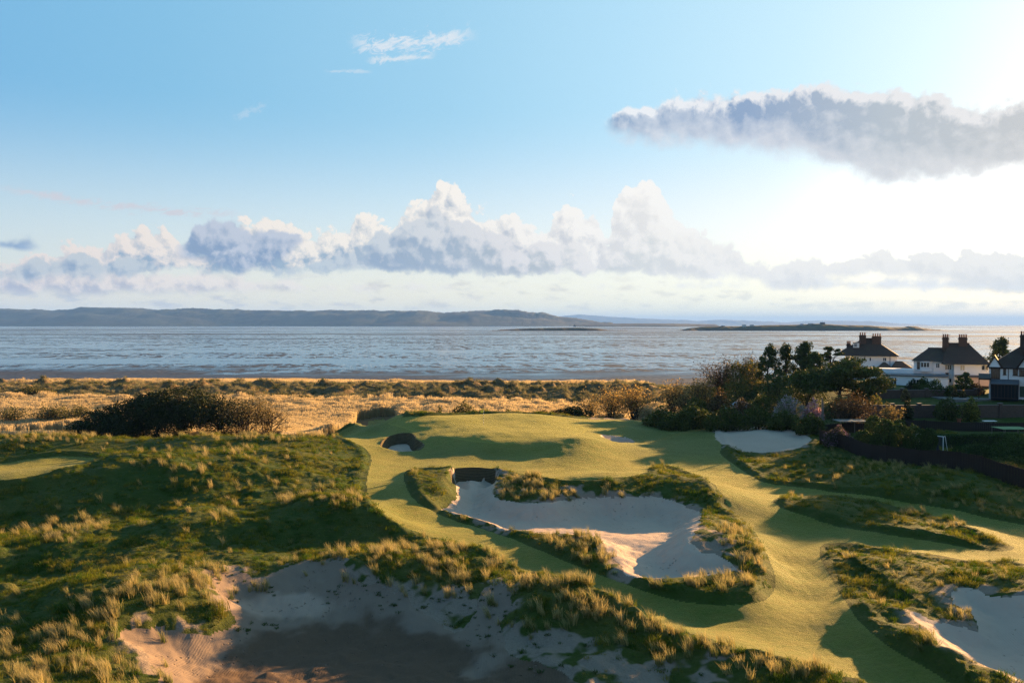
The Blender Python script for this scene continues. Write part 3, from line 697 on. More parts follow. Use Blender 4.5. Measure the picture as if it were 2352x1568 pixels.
ridge('spit', 'low dark sand spit along the far shore', [(1320,745.3),(1380,743.5),(1450,742.5),(1540,742.8),(1640,744.6)], 7200, 300, 747, M['hill'], rough=1, seed=5)

def m_island(g):
    p = gpos(g)
    n = g.noise(p, 0.03, 5, 0.65)
    z = g.sep(p)[2]
    c = g.mix(g.smooth(n, 0.4, 0.6), (0.030, 0.036, 0.014), (0.060, 0.058, 0.024))
    c = g.mix(g.smooth(g.add(z, g.mul(n, 5.0)), 6.5, 2.5), c, (0.055, 0.040, 0.032))
    return principled(g, c, 0.95, n, 1.0, 2.0, 0.1)
M['island'] = material('island turf and rock', m_island)
ridge('island', 'low flat-topped rocky islet left of the larger island', [(1130,760.5),(1150,757),(1200,754.5),(1260,753),(1330,752.5),(1370,754),(1395,758),(1440,760)], 2600, 45, 762, M['island'], 'island', rough=1.5, seed=12, rows=18)
ridge('island', 'long low green island with cottages in front of the horizon', [(1560,761),(1580,754),(1610,750.5),(1650,749),(1700,749),(1760,746.5),(1830,745.5),(1880,743),(1930,746),(1990,747),(2040,751),(2080,751.5),(2086,749),(2102,749.5),(2110,753),(2150,757),(2200,760.5)], 2600, 75, 762, M['island'], 'island', rough=2.0, seed=14, rows=18)
ridge('rock_reef', 'thin dark line of rocks joining the two islands', [(980,764.2),(1100,763),(1150,761.5),(1300,760.8),(1450,760.2),(1560,760.2),(1600,761.5)], 2500, 14, 764, M['island'], 'rocks', rough=0.5, seed=18, rows=10)

# ------------------------------------------------------------------ plants
def blade_shader(g, c, trans=0.45, tcol=None, rough=0.7):
    p = g.node('ShaderNodeBsdfPrincipled'); g.put(p.inputs['Base Color'], c); g.put(p.inputs['Roughness'], rough)
    p.inputs['Specular IOR Level'].default_value = 0.15
    t = g.node('ShaderNodeBsdfTranslucent'); g.put(t.inputs[0], tcol if tcol is not None else c)
    mx = g.node('ShaderNodeMixShader'); mx.inputs[0].default_value = trans
    g.t.links.new(p.outputs[0], mx.inputs[1]); g.t.links.new(t.outputs[0], mx.inputs[2])
    return mx.outputs[0]
def m_leaf(name, dark, light, accent=None, acc_amt=0.0, trans=0.22, scale=0.8):
    def fn(g):
        r = attr(g, 'rnd'); p = gpos(g)
        n = g.noise(p, scale, 3, 0.6)
        c = g.mix(g.smooth(g.add(g.mul(r, 0.5), g.mul(n, 0.6)), 0.3, 0.75), dark, light)
        if accent: c = g.mix(g.smooth(g.add(g.mul(r, 0.7), g.mul(n, 0.5)), 1.0 - acc_amt, 1.12 - acc_amt), c, accent)
        return blade_shader(g, c, trans)
    M[name] = material(name + ' foliage', fn)
m_leaf('dark', (0.011, 0.018, 0.005), (0.032, 0.045, 0.010), None, 0, 0.10)
m_leaf('scrub', (0.024, 0.040, 0.008), (0.072, 0.094, 0.017), (0.12, 0.105, 0.02), 0.16, 0.18)
m_leaf('willow', (0.010, 0.016, 0.004), (0.036, 0.046, 0.009), (0.060, 0.060, 0.014), 0.10, 0.12)
m_leaf('gold', (0.13, 0.085, 0.025), (0.33, 0.22, 0.07), (0.50, 0.33, 0.10), 0.3, 0.5)
m_leaf('golddull', (0.070, 0.060, 0.022), (0.16, 0.125, 0.045), (0.30, 0.21, 0.075), 0.3, 0.4)
m_leaf('spring', (0.045, 0.060, 0.014), (0.11, 0.125, 0.025), (0.20, 0.14, 0.04), 0.3, 0.45)
m_leaf('russet', (0.038, 0.028, 0.012), (0.090, 0.058, 0.022), (0.15, 0.085, 0.032), 0.22, 0.25)
m_leaf('pine', (0.022, 0.040, 0.010), (0.070, 0.094, 0.020), (0.12, 0.11, 0.026), 0.15, 0.12)
m_leaf('hedge', (0.022, 0.042, 0.010), (0.066, 0.102, 0.022), None, 0, 0.2)
m_leaf('limegreen', (0.06, 0.075, 0.014), (0.17, 0.17, 0.035), (0.30, 0.27, 0.06), 0.25, 0.45)
m_leaf('blossom', (0.09, 0.11, 0.05), (0.20, 0.23, 0.13), (0.42, 0.33, 0.40), 0.35, 0.4)
m_leaf('pink', (0.22, 0.10, 0.10), (0.48, 0.24, 0.27), (0.60, 0.38, 0.42), 0.4, 0.4)
m_leaf('purple', (0.030, 0.034, 0.016), (0.070, 0.065, 0.040), (0.26, 0.15, 0.24), 0.25, 0.3)
m_leaf('reedygreen', (0.045, 0.050, 0.016), (0.11, 0.105, 0.034), (0.17, 0.14, 0.05), 0.2, 0.4)
def m_bark(g):
    p = gpos(g); n = g.noise(g.scalev(p, (1, 1, 0.25)), 9.0, 4, 0.65)
    return principled(g, g.mix(n, (0.018, 0.014, 0.010), (0.055, 0.044, 0.032)), 0.9, n, 0.7, 0.03, 0.1)
M['bark'] = material('bark', m_bark)

class Geo:
    """collects quads and tubes of one part"""
    def __init__(self): self.v, self.f, self.r, self.n = [], [], [], 0
    def leaves(self, c, size, up=0.0, asp=1.6, dirs=None):
        n = len(c); 
        if n == 0: return self
        a = rng.normal(size=(n, 3)) if dirs is None else dirs + 0.35 * rng.normal(size=(n, 3))
        a[:, 2] += up; a /= np.linalg.norm(a, axis=1, keepdims=True) + 1e-9
        b = np.cross(a, rng.normal(size=(n, 3))); b /= np.linalg.norm(b, axis=1, keepdims=True) + 1e-9
        s = (np.asarray(size) * rng.uniform(0.6, 1.3, n))[:, None]
        a = a * s * asp / 2; b = b * s / 2
        V = np.stack([c - a, c + b * 0.9 - a * 0.1, c + a, c - b * 0.9 + a * 0.1], 1).reshape(-1, 3)
        F = np.arange(4 * n).reshape(n, 4) + self.n
        self.v.append(V); self.f.append(F); self.r.append(np.repeat(rng.random(n), 4)); self.n += 4 * n
        return self
    def tube(self, P, rad, sides=6):
        P = np.asarray(P, float); rad = np.asarray(rad, float); k = len(P)
        T = np.gradient(P, axis=0); T /= np.linalg.norm(T, axis=1, keepdims=True) + 1e-9
        ref = np.array([0.31, 0.95, 0.05]) if abs(T[0, 2]) > 0.5 else np.array([0, 0, 1.0])
        A = np.cross(T, ref); A /= np.linalg.norm(A, axis=1, keepdims=True) + 1e-9; B = np.cross(T, A)
        th = np.linspace(0, 2 * math.pi, sides, endpoint=False)
        V = (P[:, None] + rad[:, None, None] * (np.cos(th)[None, :, None] * A[:, None] + np.sin(th)[None, :, None] * B[:, None])).reshape(-1, 3)
        I = np.arange(k * sides).reshape(k, sides); J = np.roll(I, -1, 1)
        F = np.stack([I[:-1], J[:-1], J[1:], I[1:]], -1).reshape(-1, 4) + self.n
        self.v.append(V); self.f.append(F); self.r.append(np.full(len(V), rng.random())); self.n += len(V)
        return self
    def build(self, name, mat, parent=None, smooth=False):
        return mesh_np(name, np.concatenate(self.v), np.concatenate(self.f), mat, smooth, {'rnd': np.concatenate(self.r)}, parent)
def empty(name, loc, label, cat, group=None):
    o = bpy.data.objects.new(name, None); COL.objects.link(o); o.location = loc
    o.empty_display_size = 0.5
    return tag(o, label, cat, group)

def lumpy(n, lobes, shell=0.55, gap=0.42, freq=1.1, seed=0):
    """points through the outer volume of several lobes, thinned into clumps"""
    out = []
    vol = np.array([l[3] * l[4] * l[5] for l in lobes]) ** 0.75; vol = vol / vol.sum()
    for L, w in zip(lobes, vol):
        k = int(n * w * 2.0) + 8
        d = rng.normal(size=(k, 3)); d /= np.linalg.norm(d, axis=1, keepdims=True)
        rr = (shell + (1 - shell) * rng.random(k) ** 0.6)
        rr *= 1 + 0.16 * fbm(d[:, 0] * 2 + seed + L[0], d[:, 1] * 2 + d[:, 2] * 1.7, 0.9, 3, seed + 3)
        p = d * rr[:, None] * np.array(L[3:6]) + np.array(L[:3])
        nz = fbm(p[:, 0] + 0.6 * p[:, 2], p[:, 1] + 0.9 * p[:, 2], 1 / freq, 3, seed + 11) * 0.5 + 0.5
        keep = (nz > gap * rng.uniform(0.7, 1.3, k)) & (p[:, 2] > 0.05)
        out.append(p[keep])
    P = np.concatenate(out); rng.shuffle(P)
    return P[:n]
def stems(g, n, spread, h, r0, sides=5, lean=(0, 0), seg=6):
    for i in range(n):
        a = rng.uniform(0, 2 * math.pi); t = np.linspace(0, 1, seg)
        s = rng.uniform(0.25, 1) * spread; hh = h * rng.uniform(0.65, 1.0)
        P = np.stack([(0.12 * s + s * t ** 1.4) * math.cos(a) + lean[0] * t, (0.12 * s + s * t ** 1.4) * math.sin(a) + lean[1] * t, hh * t ** 0.9], 1)
        P[1:-1] += rng.normal(scale=0.05 * h / seg, size=(seg - 2, 3))
        g.tube(P, r0 * (1 - 0.85 * t), sides)
def branch(g, tips, p, d, L, r, depth, curl=0.35, up=0.15, kids=3, sides=6):
    seg = 4; P = [p]; 
    for i in range(seg):
        d = d + rng.normal(scale=curl / seg, size=3); d[2] += up / seg; d = d / np.linalg.norm(d)
        P.append(P[-1] + d * L / seg)
    P = np.array(P); g.tube(P, np.linspace(r, r * 0.55, seg + 1), sides)
    if depth == 0: tips.append(P[-1]); tips.append(P[-2]); return
    for i in range(kids):
        q = P[rng.integers(2, seg + 1)]
        nd = d + rng.normal(scale=0.62, size=3); nd /= np.linalg.norm(nd)
        branch(g, tips, q, nd, L * rng.uniform(0.55, 0.8), r * 0.55, depth - 1, curl, up, kids, max(4, sides - 1))

def spot(u, vb, Y=None):
    """ground spot under a photo position, optionally at a known distance"""
    if Y is not None:
        a, _ = ray(u, vb); x = float(a) * Y; return x, Y, float(terrain(np.array([x]), np.array([float(Y)]))[0])
    x, y = on_ground(u, vb, lambda X, Y_: terrain(X, Y_)); x, y = float(x[0]), float(y[0])
    return x, y, float(terrain(np.array([x]), np.array([y]))[0])
def bush(name, label, u, vt, vb, wpx, mat, n=2600, size=0.16, lobes=5, gap=0.42, shell=0.5, depth=0.8, stem=True, group=None, Y=None, up=0.2, flat=1.0, cat='bush', sink=0.15):
    x, y, z = spot(u, vb, Y)
    h = (vb - vt) * y / 1829.3 if Y is None else (CAM_H + float(ray(u, vt)[1]) * Y) - z
    w = wpx * y / 1829.3 / 2
    o = empty(name, (x, y, z - sink), label, cat, group); h += sink
    Ls = []
    for i in range(lobes):
        f = (i + 0.5) / lobes * 2 - 1
        hh = h * (1 - 0.45 * abs(f) ** 1.6 * flat) * rng.uniform(0.86, 1.0)
        if i == lobes // 2: hh = h * 0.98
        Ls.append((f * w * 0.72, rng.uniform(-0.3, 0.3) * w * depth, hh * 0.5, w * 0.75 / max(1, lobes ** 0.6) + 0.12 * w, w * depth * rng.uniform(0.5, 0.75), hh * 0.52))
    P = lumpy(n, Ls, shell, gap, 1.6 / max(0.8, w * 0.45), int(abs(u) * 7 + vb) % 97)
    Geo().leaves(P, size, up).build('crown', M[mat], o)
    if stem:
        g = Geo(); stems(g, 7, w * 0.55, h * 0.7, 0.05 + 0.012 * h); g.build('stem', M['bark'], o)
    return o
def twiggy(name, label, u, vt, vb, wpx, mat, n=2200, size=0.13, group=None, Y=None, nst=16, lean=0.0, cat='shrub', leaf=1.0):
    """open shrub: fine upright twigs with a thin veil of small leaves on them"""
    x, y, z = spot(u, vb, Y)
    h = (vb - vt) * y / 1829.3 if Y is None else (CAM_H + float(ray(u, vt)[1]) * Y) - z
    w = wpx * y / 1829.3 / 2
    o = empty(name, (x, y, z - 0.1), label, cat, group)
    g = Geo(); tips = []
    for i in range(nst):
        a = rng.uniform(0, 2 * math.pi); s = rng.uniform(0.1, 1.0)
        d = np.array([math.cos(a) * s * w / h * 0.95 + lean, math.sin(a) * s * w / h * 0.8, 1.0]); d /= np.linalg.norm(d)
        branch(g, tips, np.array([rng.normal(scale=0.10 * w), rng.normal(scale=0.10 * w), 0]), d, h * 0.50, 0.035 + 0.006 * h, 2, 0.5, 0.25, 3, 4)
    g.build('twigs', M['bark'], o)
    T = np.array(tips); T[:, 2] *= h / max(np.percentile(T[:, 2], 97), 0.1)
    T[:, 0] *= min(1.6, w / max(np.percentile(np.abs(T[:, 0]), 95), 0.1)); 
    k = int(n * leaf); idx = rng.integers(0, len(T), k)
    C = T[idx] * np.array([1, 1, 1.0]) + rng.normal(scale=0.055 * (w + h), size=(k, 3))
    C = C * (1 - 0.30 * rng.random(k)[:, None] ** 2 * np.array([0.6, 0.6, 1.0])); C = C[C[:, 2] > 0.05]
    Geo().leaves(C, size, 0.3).build('leaves', M[mat], o)
    return o

# ---- grasses and reeds: countless, so they are scattered
def blades(n, h, spread, width, arch, seg=3, lean=(0, 0), hv=0.35, head=0.0):
    V, F, Rn, T = [], [], [], []; k = 0
    for i in range(n):
        a = rng.uniform(0, 2 * math.pi); r = spread * math.sqrt(rng.random()); bx, by = r * math.cos(rng.uniform(0, 6.28)), r * math.sin(rng.uniform(0, 6.28))
        hh = h * (1 - hv * rng.random()); out = arch * hh * rng.uniform(0.3, 1.2)
        dx, dy = math.cos(a) * out + lean[0] * hh, math.sin(a) * out + lean[1] * hh
        wa = rng.uniform(0, math.pi); wx, wy = math.cos(wa) * width / 2, math.sin(wa) * width / 2
        q = rng.random()
        for s in range(seg + 1):
            t = s / seg; ww = 1 - t ** 1.5 * 0.92
            if head and t > 0.75: ww = head
            cx, cy, cz = bx + dx * t ** 1.8, by + dy * t ** 1.8, hh * (t - 0.18 * t * t * min(1.0, arch * 1.5))
            V += [(cx - wx * ww, cy - wy * ww, cz), (cx + wx * ww, cy + wy * ww, cz)]; Rn += [q, q]; T += [t, t]
            if s: F.append((k - 2, k - 1, k + 1, k))
            k += 2
    return np.array(V), np.array(F), np.array(Rn), np.array(T)
def proto(name, mat, *a, **kw):
    V, F, Rn, T = blades(*a, **kw)
    o = mesh_np(name, V, F, mat, False, {'rnd': Rn, 'tip': T}); COL.objects.unlink(o)
    return o
def scatter(name, label, cat, protos, P, scale, rotz, tilt=None):
    """one stuff object: points that carry a clump each"""
    c = bpy.data.collections.new(name + '_clumps')
    for o in protos: c.objects.link(o)
    me = bpy.data.meshes.new(name); me.vertices.add(len(P)); me.vertices.foreach_set('co', np.asarray(P, np.float32).ravel())
    def at(k, typ, arr):
        a_ = me.attributes.new(k, typ, 'POINT'); a_.data.foreach_set('vector' if typ == 'FLOAT_VECTOR' else 'value', arr)
    rot = np.zeros((len(P), 3), np.float32); rot[:, 2] = rotz
    if tilt is not None: rot[:, :2] = tilt
    at('rot', 'FLOAT_VECTOR', rot.ravel()); at('scl', 'FLOAT', np.asarray(scale, np.float32)); at('pick', 'INT', rng.integers(0, len(protos), len(P)).astype(np.int32))
    o = bpy.data.objects.new(name, me); COL.objects.link(o)
    ng = bpy.data.node_groups.new(name + ' scatter', 'GeometryNodeTree')
    ng.interface.new_socket('Geometry', in_out='INPUT', socket_type='NodeSocketGeometry'); ng.interface.new_socket('Geometry', in_out='OUTPUT', socket_type='NodeSocketGeometry')
    N = ng.nodes; L = ng.links
    gi, go = N.new('NodeGroupInput'), N.new('NodeGroupOutput')
    ip = N.new('GeometryNodeInstanceOnPoints'); ci = N.new('GeometryNodeCollectionInfo')
    ci.inputs['Collection'].default_value = c; ci.inputs['Separate Children'].default_value = True; ci.inputs['Reset Children'].default_value = True
    ip.inputs['Pick Instance'].default_value = True
    def na(k, typ):
        n = N.new('GeometryNodeInputNamedAttribute'); n.data_type = typ; n.inputs['Name'].default_value = k; return n.outputs['Attribute']
    L.new(gi.outputs[0], ip.inputs['Points']); L.new(ci.outputs[0], ip.inputs['Instance'])
    L.new(na('pick', 'INT'), ip.inputs['Instance Index']); L.new(na('rot', 'FLOAT_VECTOR'), ip.inputs['Rotation']); L.new(na('scl', 'FLOAT'), ip.inputs['Scale'])
    L.new(ip.outputs[0], go.inputs[0])
    md = o.modifiers.new('scatter', 'NODES'); md.node_group = ng
    return tag(o, label, cat, kind='stuff')

def m_grass(g):
    r = attr(g, 'rnd'); t = attr(g, 'tip'); p = gpos(g)
    oi = g.node('ShaderNodeObjectInfo').outputs['Random']
    big = g.noise(p, 0.15, 3, 0.6); mid = g.noise(p, 0.7, 3, 0.6)
    c = g.mix(g.smooth(g.add(g.mul(mid, 0.6), g.mul(oi, 0.6)), 0.35, 0.85), (0.030, 0.074, 0.004), (0.145, 0.150, 0.010))
    c = g.mix(g.smooth(g.add(g.add(g.mul(big, 0.65), g.mul(r, 0.2)), g.mul(oi, 0.35)), 0.52, 0.92, 0, 0.7), c, (0.180, 0.140, 0.034))
    return blade_shader(g, c, 0.42)
def m_marram(g):
    r = attr(g, 'rnd'); t = attr(g, 'tip'); oi = g.node('ShaderNodeObjectInfo').outputs['Random']
    c = g.mix(g.smooth(g.add(g.mul(r, 0.6), g.mul(oi, 0.6)), 0.25, 0.80), (0.085, 0.110, 0.026), (0.31, 0.250, 0.095))
    c = g.mix(g.smooth(t, 0.3, 1.0, 0.0, 0.55), c, (0.46, 0.375, 0.185))
    return blade_shader(g, c, 0.45)
def m_reed(g):
    r = attr(g, 'rnd'); t = attr(g, 'tip'); oi = g.node('ShaderNodeObjectInfo').outputs['Random']; p = gpos(g)
    n = g.noise(p, 0.05, 4, 0.6)
    c = g.mix(g.add(g.mul(r, 0.6), g.mul(oi, 0.4)), (0.36, 0.295, 0.155), (0.59, 0.49, 0.28))
    c = g.mix(g.smooth(n, 0.42, 0.68, 0, 0.5), c, (0.30, 0.235, 0.10))
    c = g.mix(g.smooth(t, 0.70, 0.80, 0, 0.35), c, (0.48, 0.35, 0.22))
    return blade_shader(g, c, 0.50)
def m_dunegrass(g):
    r = attr(g, 'rnd'); oi = g.node('ShaderNodeObjectInfo').outputs['Random']; p = gpos(g)
    n = g.noise(p, 0.12, 4, 0.6)
    c = g.mix(g.smooth(g.add(g.mul(n, 0.8), g.mul(oi, 0.3)), 0.38, 0.72), (0.075, 0.088, 0.036), (0.26, 0.225, 0.115))
    return blade_shader(g, c, 0.35)
def m_weed(g):
    r = attr(g, 'rnd'); oi = g.node('ShaderNodeObjectInfo').outputs['Random']
    return blade_shader(g, g.mix(g.add(g.mul(r, 0.5), g.mul(oi, 0.5)), (0.020, 0.045, 0.008), (0.060, 0.090, 0.018)), 0.3)
for k, f in (('grass', m_grass), ('marram', m_marram), ('reed', m_reed), ('dunegrass', m_dunegrass), ('weed', m_weed)):
    M[k] = material(k, f)

MARRAM = [  # photo ellipses of tall pale grass: u, v, half width, half height, amount
 (340,1370,170,55,1.0),(250,1400,130,50,0.8),(470,1330,70,35,0.8),(120,1490,170,55,0.55),(200,1560,210,50,0.95),(60,1440,80,40,0.4),(340,1560,60,50,0.5),
 (1215,1110,45,22,1.0),(1285,1150,45,26,0.9),(1190,1135,55,25,0.6),(1400,1130,60,20,0.35),
 (1310,1245,80,22,0.9),(1380,1290,45,22,0.9),(1330,1275,50,22,0.6),(1060,1195,55,12,0.6),
 (1640,1340,110,20,0.75),(1540,1350,80,18,0.6),(1690,1230,70,28,0.4),(1730,1290,50,50,0.4),
 (1000,1268,170,14,0.9),(1130,1288,80,18,0.9),(950,1300,120,35,0.5),(1060,1330,70,45,0.5),(820,1280,120,14,0.5),
 (1260,1345,110,22,1.0),(1400,1395,110,22,1.0),(1540,1440,120,22,0.9),(1700,1490,130,22,0.8),(1850,1540,110,22,0.8),
 (1290,1400,100,50,0.6),(1450,1450,110,45,0.6),(1560,1500,70,40,0.8),(1600,1480,50,35,0.8),(1230,1430,60,50,0.4),(1750,1540,90,30,0.6),
 (150,1210,110,26,0.75),(130,1235,60,14,0.8),(430,1075,90,14,0.8),(330,1072,70,10,0.6),(700,1150,80,14,0.6),(800,1155,70,16,0.9),(830,1175,60,20,0.6),
 (480,1002,150,8,0.8),(150,1012,120,14,0.8),(40,1010,70,16,0.9),(620,1010,110,8,0.6),(720,1003,60,6,0.6),(560,1050,150,20,0.3),(400,1180,300,60,0.12),(600,1110,150,40,0.18),
 (560,1040,40,8,0.6),(350,1110,60,14,0.5),(250,1165,60,14,0.4),(420,1120,80,20,0.3),(90,1215,60,14,0.6),(420,1225,60,12,0.5),(520,1205,40,10,0.4),
 (2050,1080,160,22,0.55),(1950,1060,80,16,0.5),(2200,1140,130,30,0.45),(2320,1180,80,30,0.45),(2000,1110,180,25,0.22),(1900,1040,50,10,0.5),
 (2090,1175,40,8,0.5),(2150,1200,80,14,0.3),(2150,1330,160,30,0.3),(2000,1300,100,25,0.2),(2210,1410,50,18,0.7),(2120,1480,60,18,0.5),(2280,1310,70,20,0.4),
 (380,1470,80,20,0.25),(520,1340,40,20,0.35),(760,1330,60,25,0.12),(950,1360,120,40,0.18),(1110,1390,60,60,0.35),(560,1345,70,35,0.2),(690,1290,60,12,0.5)]
BARE = [(1230,1480,180,60),(1000,1380,200,50),(540,1345,80,45),(430,1490,150,60),(1450,1540,250,50),(1310,1145,110,20),(1640,1255,55,35),(1412,1278,35,35),(1400,963,70,8),(1110,1400,40,60)]
def ell(L, u, v, soft=0.35):
    m = np.zeros_like(u)
    for e in L:
        amt = e[4] if len(e) > 4 else 1.0
        m = np.maximum(m, amt * sstep(1.15 - np.hypot((u - e[0]) / e[2], (v - e[1]) / e[3]), 0, soft))
    return m
def candidates(spacing, r0, r1, a0=-36, a1=37):
    """roughly even random spots whose spacing may grow with distance"""
    a0, a1 = R(a0), R(a1)
    rr = np.linspace(r0, r1, 400); dens = rr * (a1 - a0) / spacing(rr) ** 2
    N = int(np.sum(dens) * (rr[1] - rr[0])); cdf = np.cumsum(dens); cdf = cdf / cdf[-1]
    r_ = np.interp(rng.random(N), cdf, rr); a = rng.uniform(a0, a1, N)
    return r_ * np.sin(a), r_ * np.cos(a)

def build_grass():
    g1 = [proto('grass_clump', M['grass'], 50, h_, 0.26, 0.018, a_, 3, (-0.12, -0.05), hv=0.5) for h_, a_ in ((0.17, 1.0), (0.20, 0.9), (0.22, 0.9), (0.25, 0.8), (0.30, 0.6), (0.40, 0.45), (0.19, 1.1))]
    x, y = candidates(lambda r: 0.20 + 0.0030 * r, 28, 128)
    z, k = terrain(x, y, True); u, v = to_px(x, y, z)
    bare = ell(BARE, u, v)
    patch = fbm(x, y, 2.2, 3, 201) * 0.5 + 0.5
    p = k['wild'] * (1 - k['marsh']) * (k['allsand'] < -0.15) * np.where(k['allsand'] > -0.9, 0.55, 1.0)
    p = p * (1 - 0.90 * bare) * np.where(patch > 0.34, 1, 0.35)
    p = np.where((k['garden'] > -0.8), 0, p)
    keep = rng.random(len(x)) < p
    x, y, z, u, v, tf, rg = x[keep], y[keep], z[keep], u[keep], v[keep], k['turf'][keep], k['ring'][keep]
    sc_ = rng.uniform(0.45, 1.55, len(x)) * (0.75 + 0.8 * np.clip(fbm(x, y, 3.0, 3, 207), -0.5, 0.8)) * np.where(tf > -0.8, 0.9, 1.0) * (1 + 0.004 * (y - 40))
    sc_ = np.maximum(sc_, 0.35)
    tilt = rng.normal(scale=0.15, size=(len(x), 2))
    scatter('rough_grass', 'short tussocky green and straw grass over the dunes', 'grass', g1, np.stack([x, y, z - 0.02], 1), sc_, rng.uniform(0, 6.28, len(x)), tilt)
    print('rough grass', len(x))
    # tall pale marram
    g2 = [proto('marram_clump', M['marram'], 42, 0.92, 0.22, 0.026, 0.34, 4, (-0.20, -0.08), 0.55) for _ in range(5)]
    x, y = candidates(lambda r: 0.30 + 0.0022 * r, 28, 122)
    z, k = terrain(x, y, True); u, v = to_px(x, y, z)
    patch = fbm(x, y, 1.6, 3, 211) * 0.5 + 0.5
    k['wild'] = np.where(k['sand']['waste'] > 0, 1.0, k['wild'])
    p = ell(MARRAM, u, v, 0.5) * np.where((u < 930) & (v < 1255), 0.40, 0.80) * sstep(patch, 0.26, 0.62) * 0.95 * (k['wild'] > 0.25) * (k['garden'] < -0.5)
    p = p * np.where((k['allsand'] > 0.25) & (k['sand']['waste'] < 0), 0.0, 1.0)
    p = np.maximum(p, 0.006 * k['wild'] * (k['allsand'] < -0.5) * (k['garden'] < -0.5) * (bare_ := (1 - ell(BARE, u, v))))
    keep = rng.random(len(x)) < p * (1 - k['marsh'])
    x, y, z, v = x[keep], y[keep], z[keep], v[keep]
    sc_ = rng.uniform(0.55, 1.15, len(x)) * (1 + 0.0025 * (y - 40)) * np.where(x > 24, 0.75, 1.0)
    scatter('marram_grass', 'tall pale wind-blown marram grass on the dune crests', 'grass', g2, np.stack([x, y, z - 0.03], 1), sc_, rng.uniform(-0.9, 0.9, len(x)), rng.normal(scale=0.10, size=(len(x), 2)))
    print('marram', len(x))
    # sparse weeds on bare sand
    g3 = [proto('weed_clump', M['weed'], 22, 0.16, 0.16, 0.04, 1.2, 2, hv=0.5) for _ in range(4)]
    x, y = candidates(lambda r: 0.42 + 0.0 * r, 30, 60)
    z, k = terrain(x, y, True); u, v = to_px(x, y, z)
    zone = ell([(1100,1400,100,70,0.6),(960,1370,110,45,0.6),(860,1355,150,45,0.4),(560,1345,90,40,0.45),(1250,1500,170,50,0.35),(1450,1550,160,30,0.3),(600,1440,60,14,0.9),(540,1445,60,14,0.7),(470,1440,60,16,0.35),(560,1350,60,30,0.2),(640,1300,50,14,0.5)], u, v)
    patch = fbm(x, y, 1.1, 3, 221) * 0.5 + 0.5
    keep = (rng.random(len(x)) < zone * sstep(patch, 0.35, 0.7) * 1.1) & (k['turf'] < -0.5)
    x, y, z = x[keep], y[keep], z[keep]
    scatter('sand_weeds', 'small dark green weeds dotted over the bare sand banks', 'weeds', g3, np.stack([x, y, z], 1), rng.uniform(0.4, 1.3, len(x)), rng.uniform(0, 6.28, len(x)))
    print('weeds', len(x))
    # reed bed beyond the dunes
    g4 = [proto('reed_clump', M['reed'], 30, 2.10, 0.62, 0.065, 0.08, 4, (-0.05, -0.02), 0.22, 0.9) for _ in range(6)]
    x, y = candidates(lambda r: 0.42 + 0.0014 * (r - 110), 112, 292, -37, 20)
    z, k = terrain(x, y, True); u, v = to_px(x, y, z)
    dens = sstep(z, -3.1, -2.85) * (1 - sstep(k['dune'], 0.34, 0.50)) * (1 - sstep(x - 0.10 * (y - 140), 22, 34)) * (k['turf'] < -2.6) * (z < np.where((y > 112) & (x < -27), 0.3, -0.75))
    dens = dens * np.where(fbm(x, y, 14, 3, 231) > -0.55, 1.0, 0.5) * np.where(((u > 130) & (u < 655) & (y < 129.5)) | ((u > 812) & (u < 922) & (y < 140)), 0.0, 1.0)
    keep = rng.random(len(x)) < dens
    x, y, z = x[keep], y[keep], z[keep]
    sc_ = rng.uniform(0.94, 1.05, len(x)) * (1.0 + 0.05 * fbm(x, y, 12.0, 2, 233)) * np.where(y > 232, 0.72, 1.0)
    scatter('reed_bed', 'dense golden brown reeds filling the marsh behind the course', 'reeds', g4, np.stack([x, y, z - 0.05], 1), sc_, rng.uniform(-0.5, 0.5, len(x)))
    print('reeds', len(x))
    # grey green grass on the low shore dunes and the open ground at right of the reeds
    g5 = [proto('dune_grass_clump', M['dunegrass'], 34, 0.95, 0.55, 0.06, 0.7, 3, (-0.1, 0), 0.5) for _ in range(5)]
    x, y = candidates(lambda r: 0.75 + 0.0 * r, 126, 262, -37, 26)
    z, k = terrain(x, y, True); u, v = to_px(x, y, z)
    dens = np.maximum(sstep(k['dune'], 0.32, 0.46), sstep(x - 0.10 * (y - 140), 20, 30) * (x < 62)) * (z > -2.4) * (k['turf'] < -2)
    dens = dens * np.where(fbm(x, y, 3.5, 3, 241) > -0.2, 0.85, 0.2) * (k['garden'] < -1)
    keep = rng.random(len(x)) < dens
    x, y, z = x[keep], y[keep], z[keep]
    scatter('dune_grass', 'grey green grass on the low dunes along the shore', 'grass', g5, np.stack([x, y, z - 0.05], 1), rng.uniform(0.5, 1.3, len(x)), rng.uniform(0, 6.28, len(x)))
    print('dune grass', len(x))
build_grass()

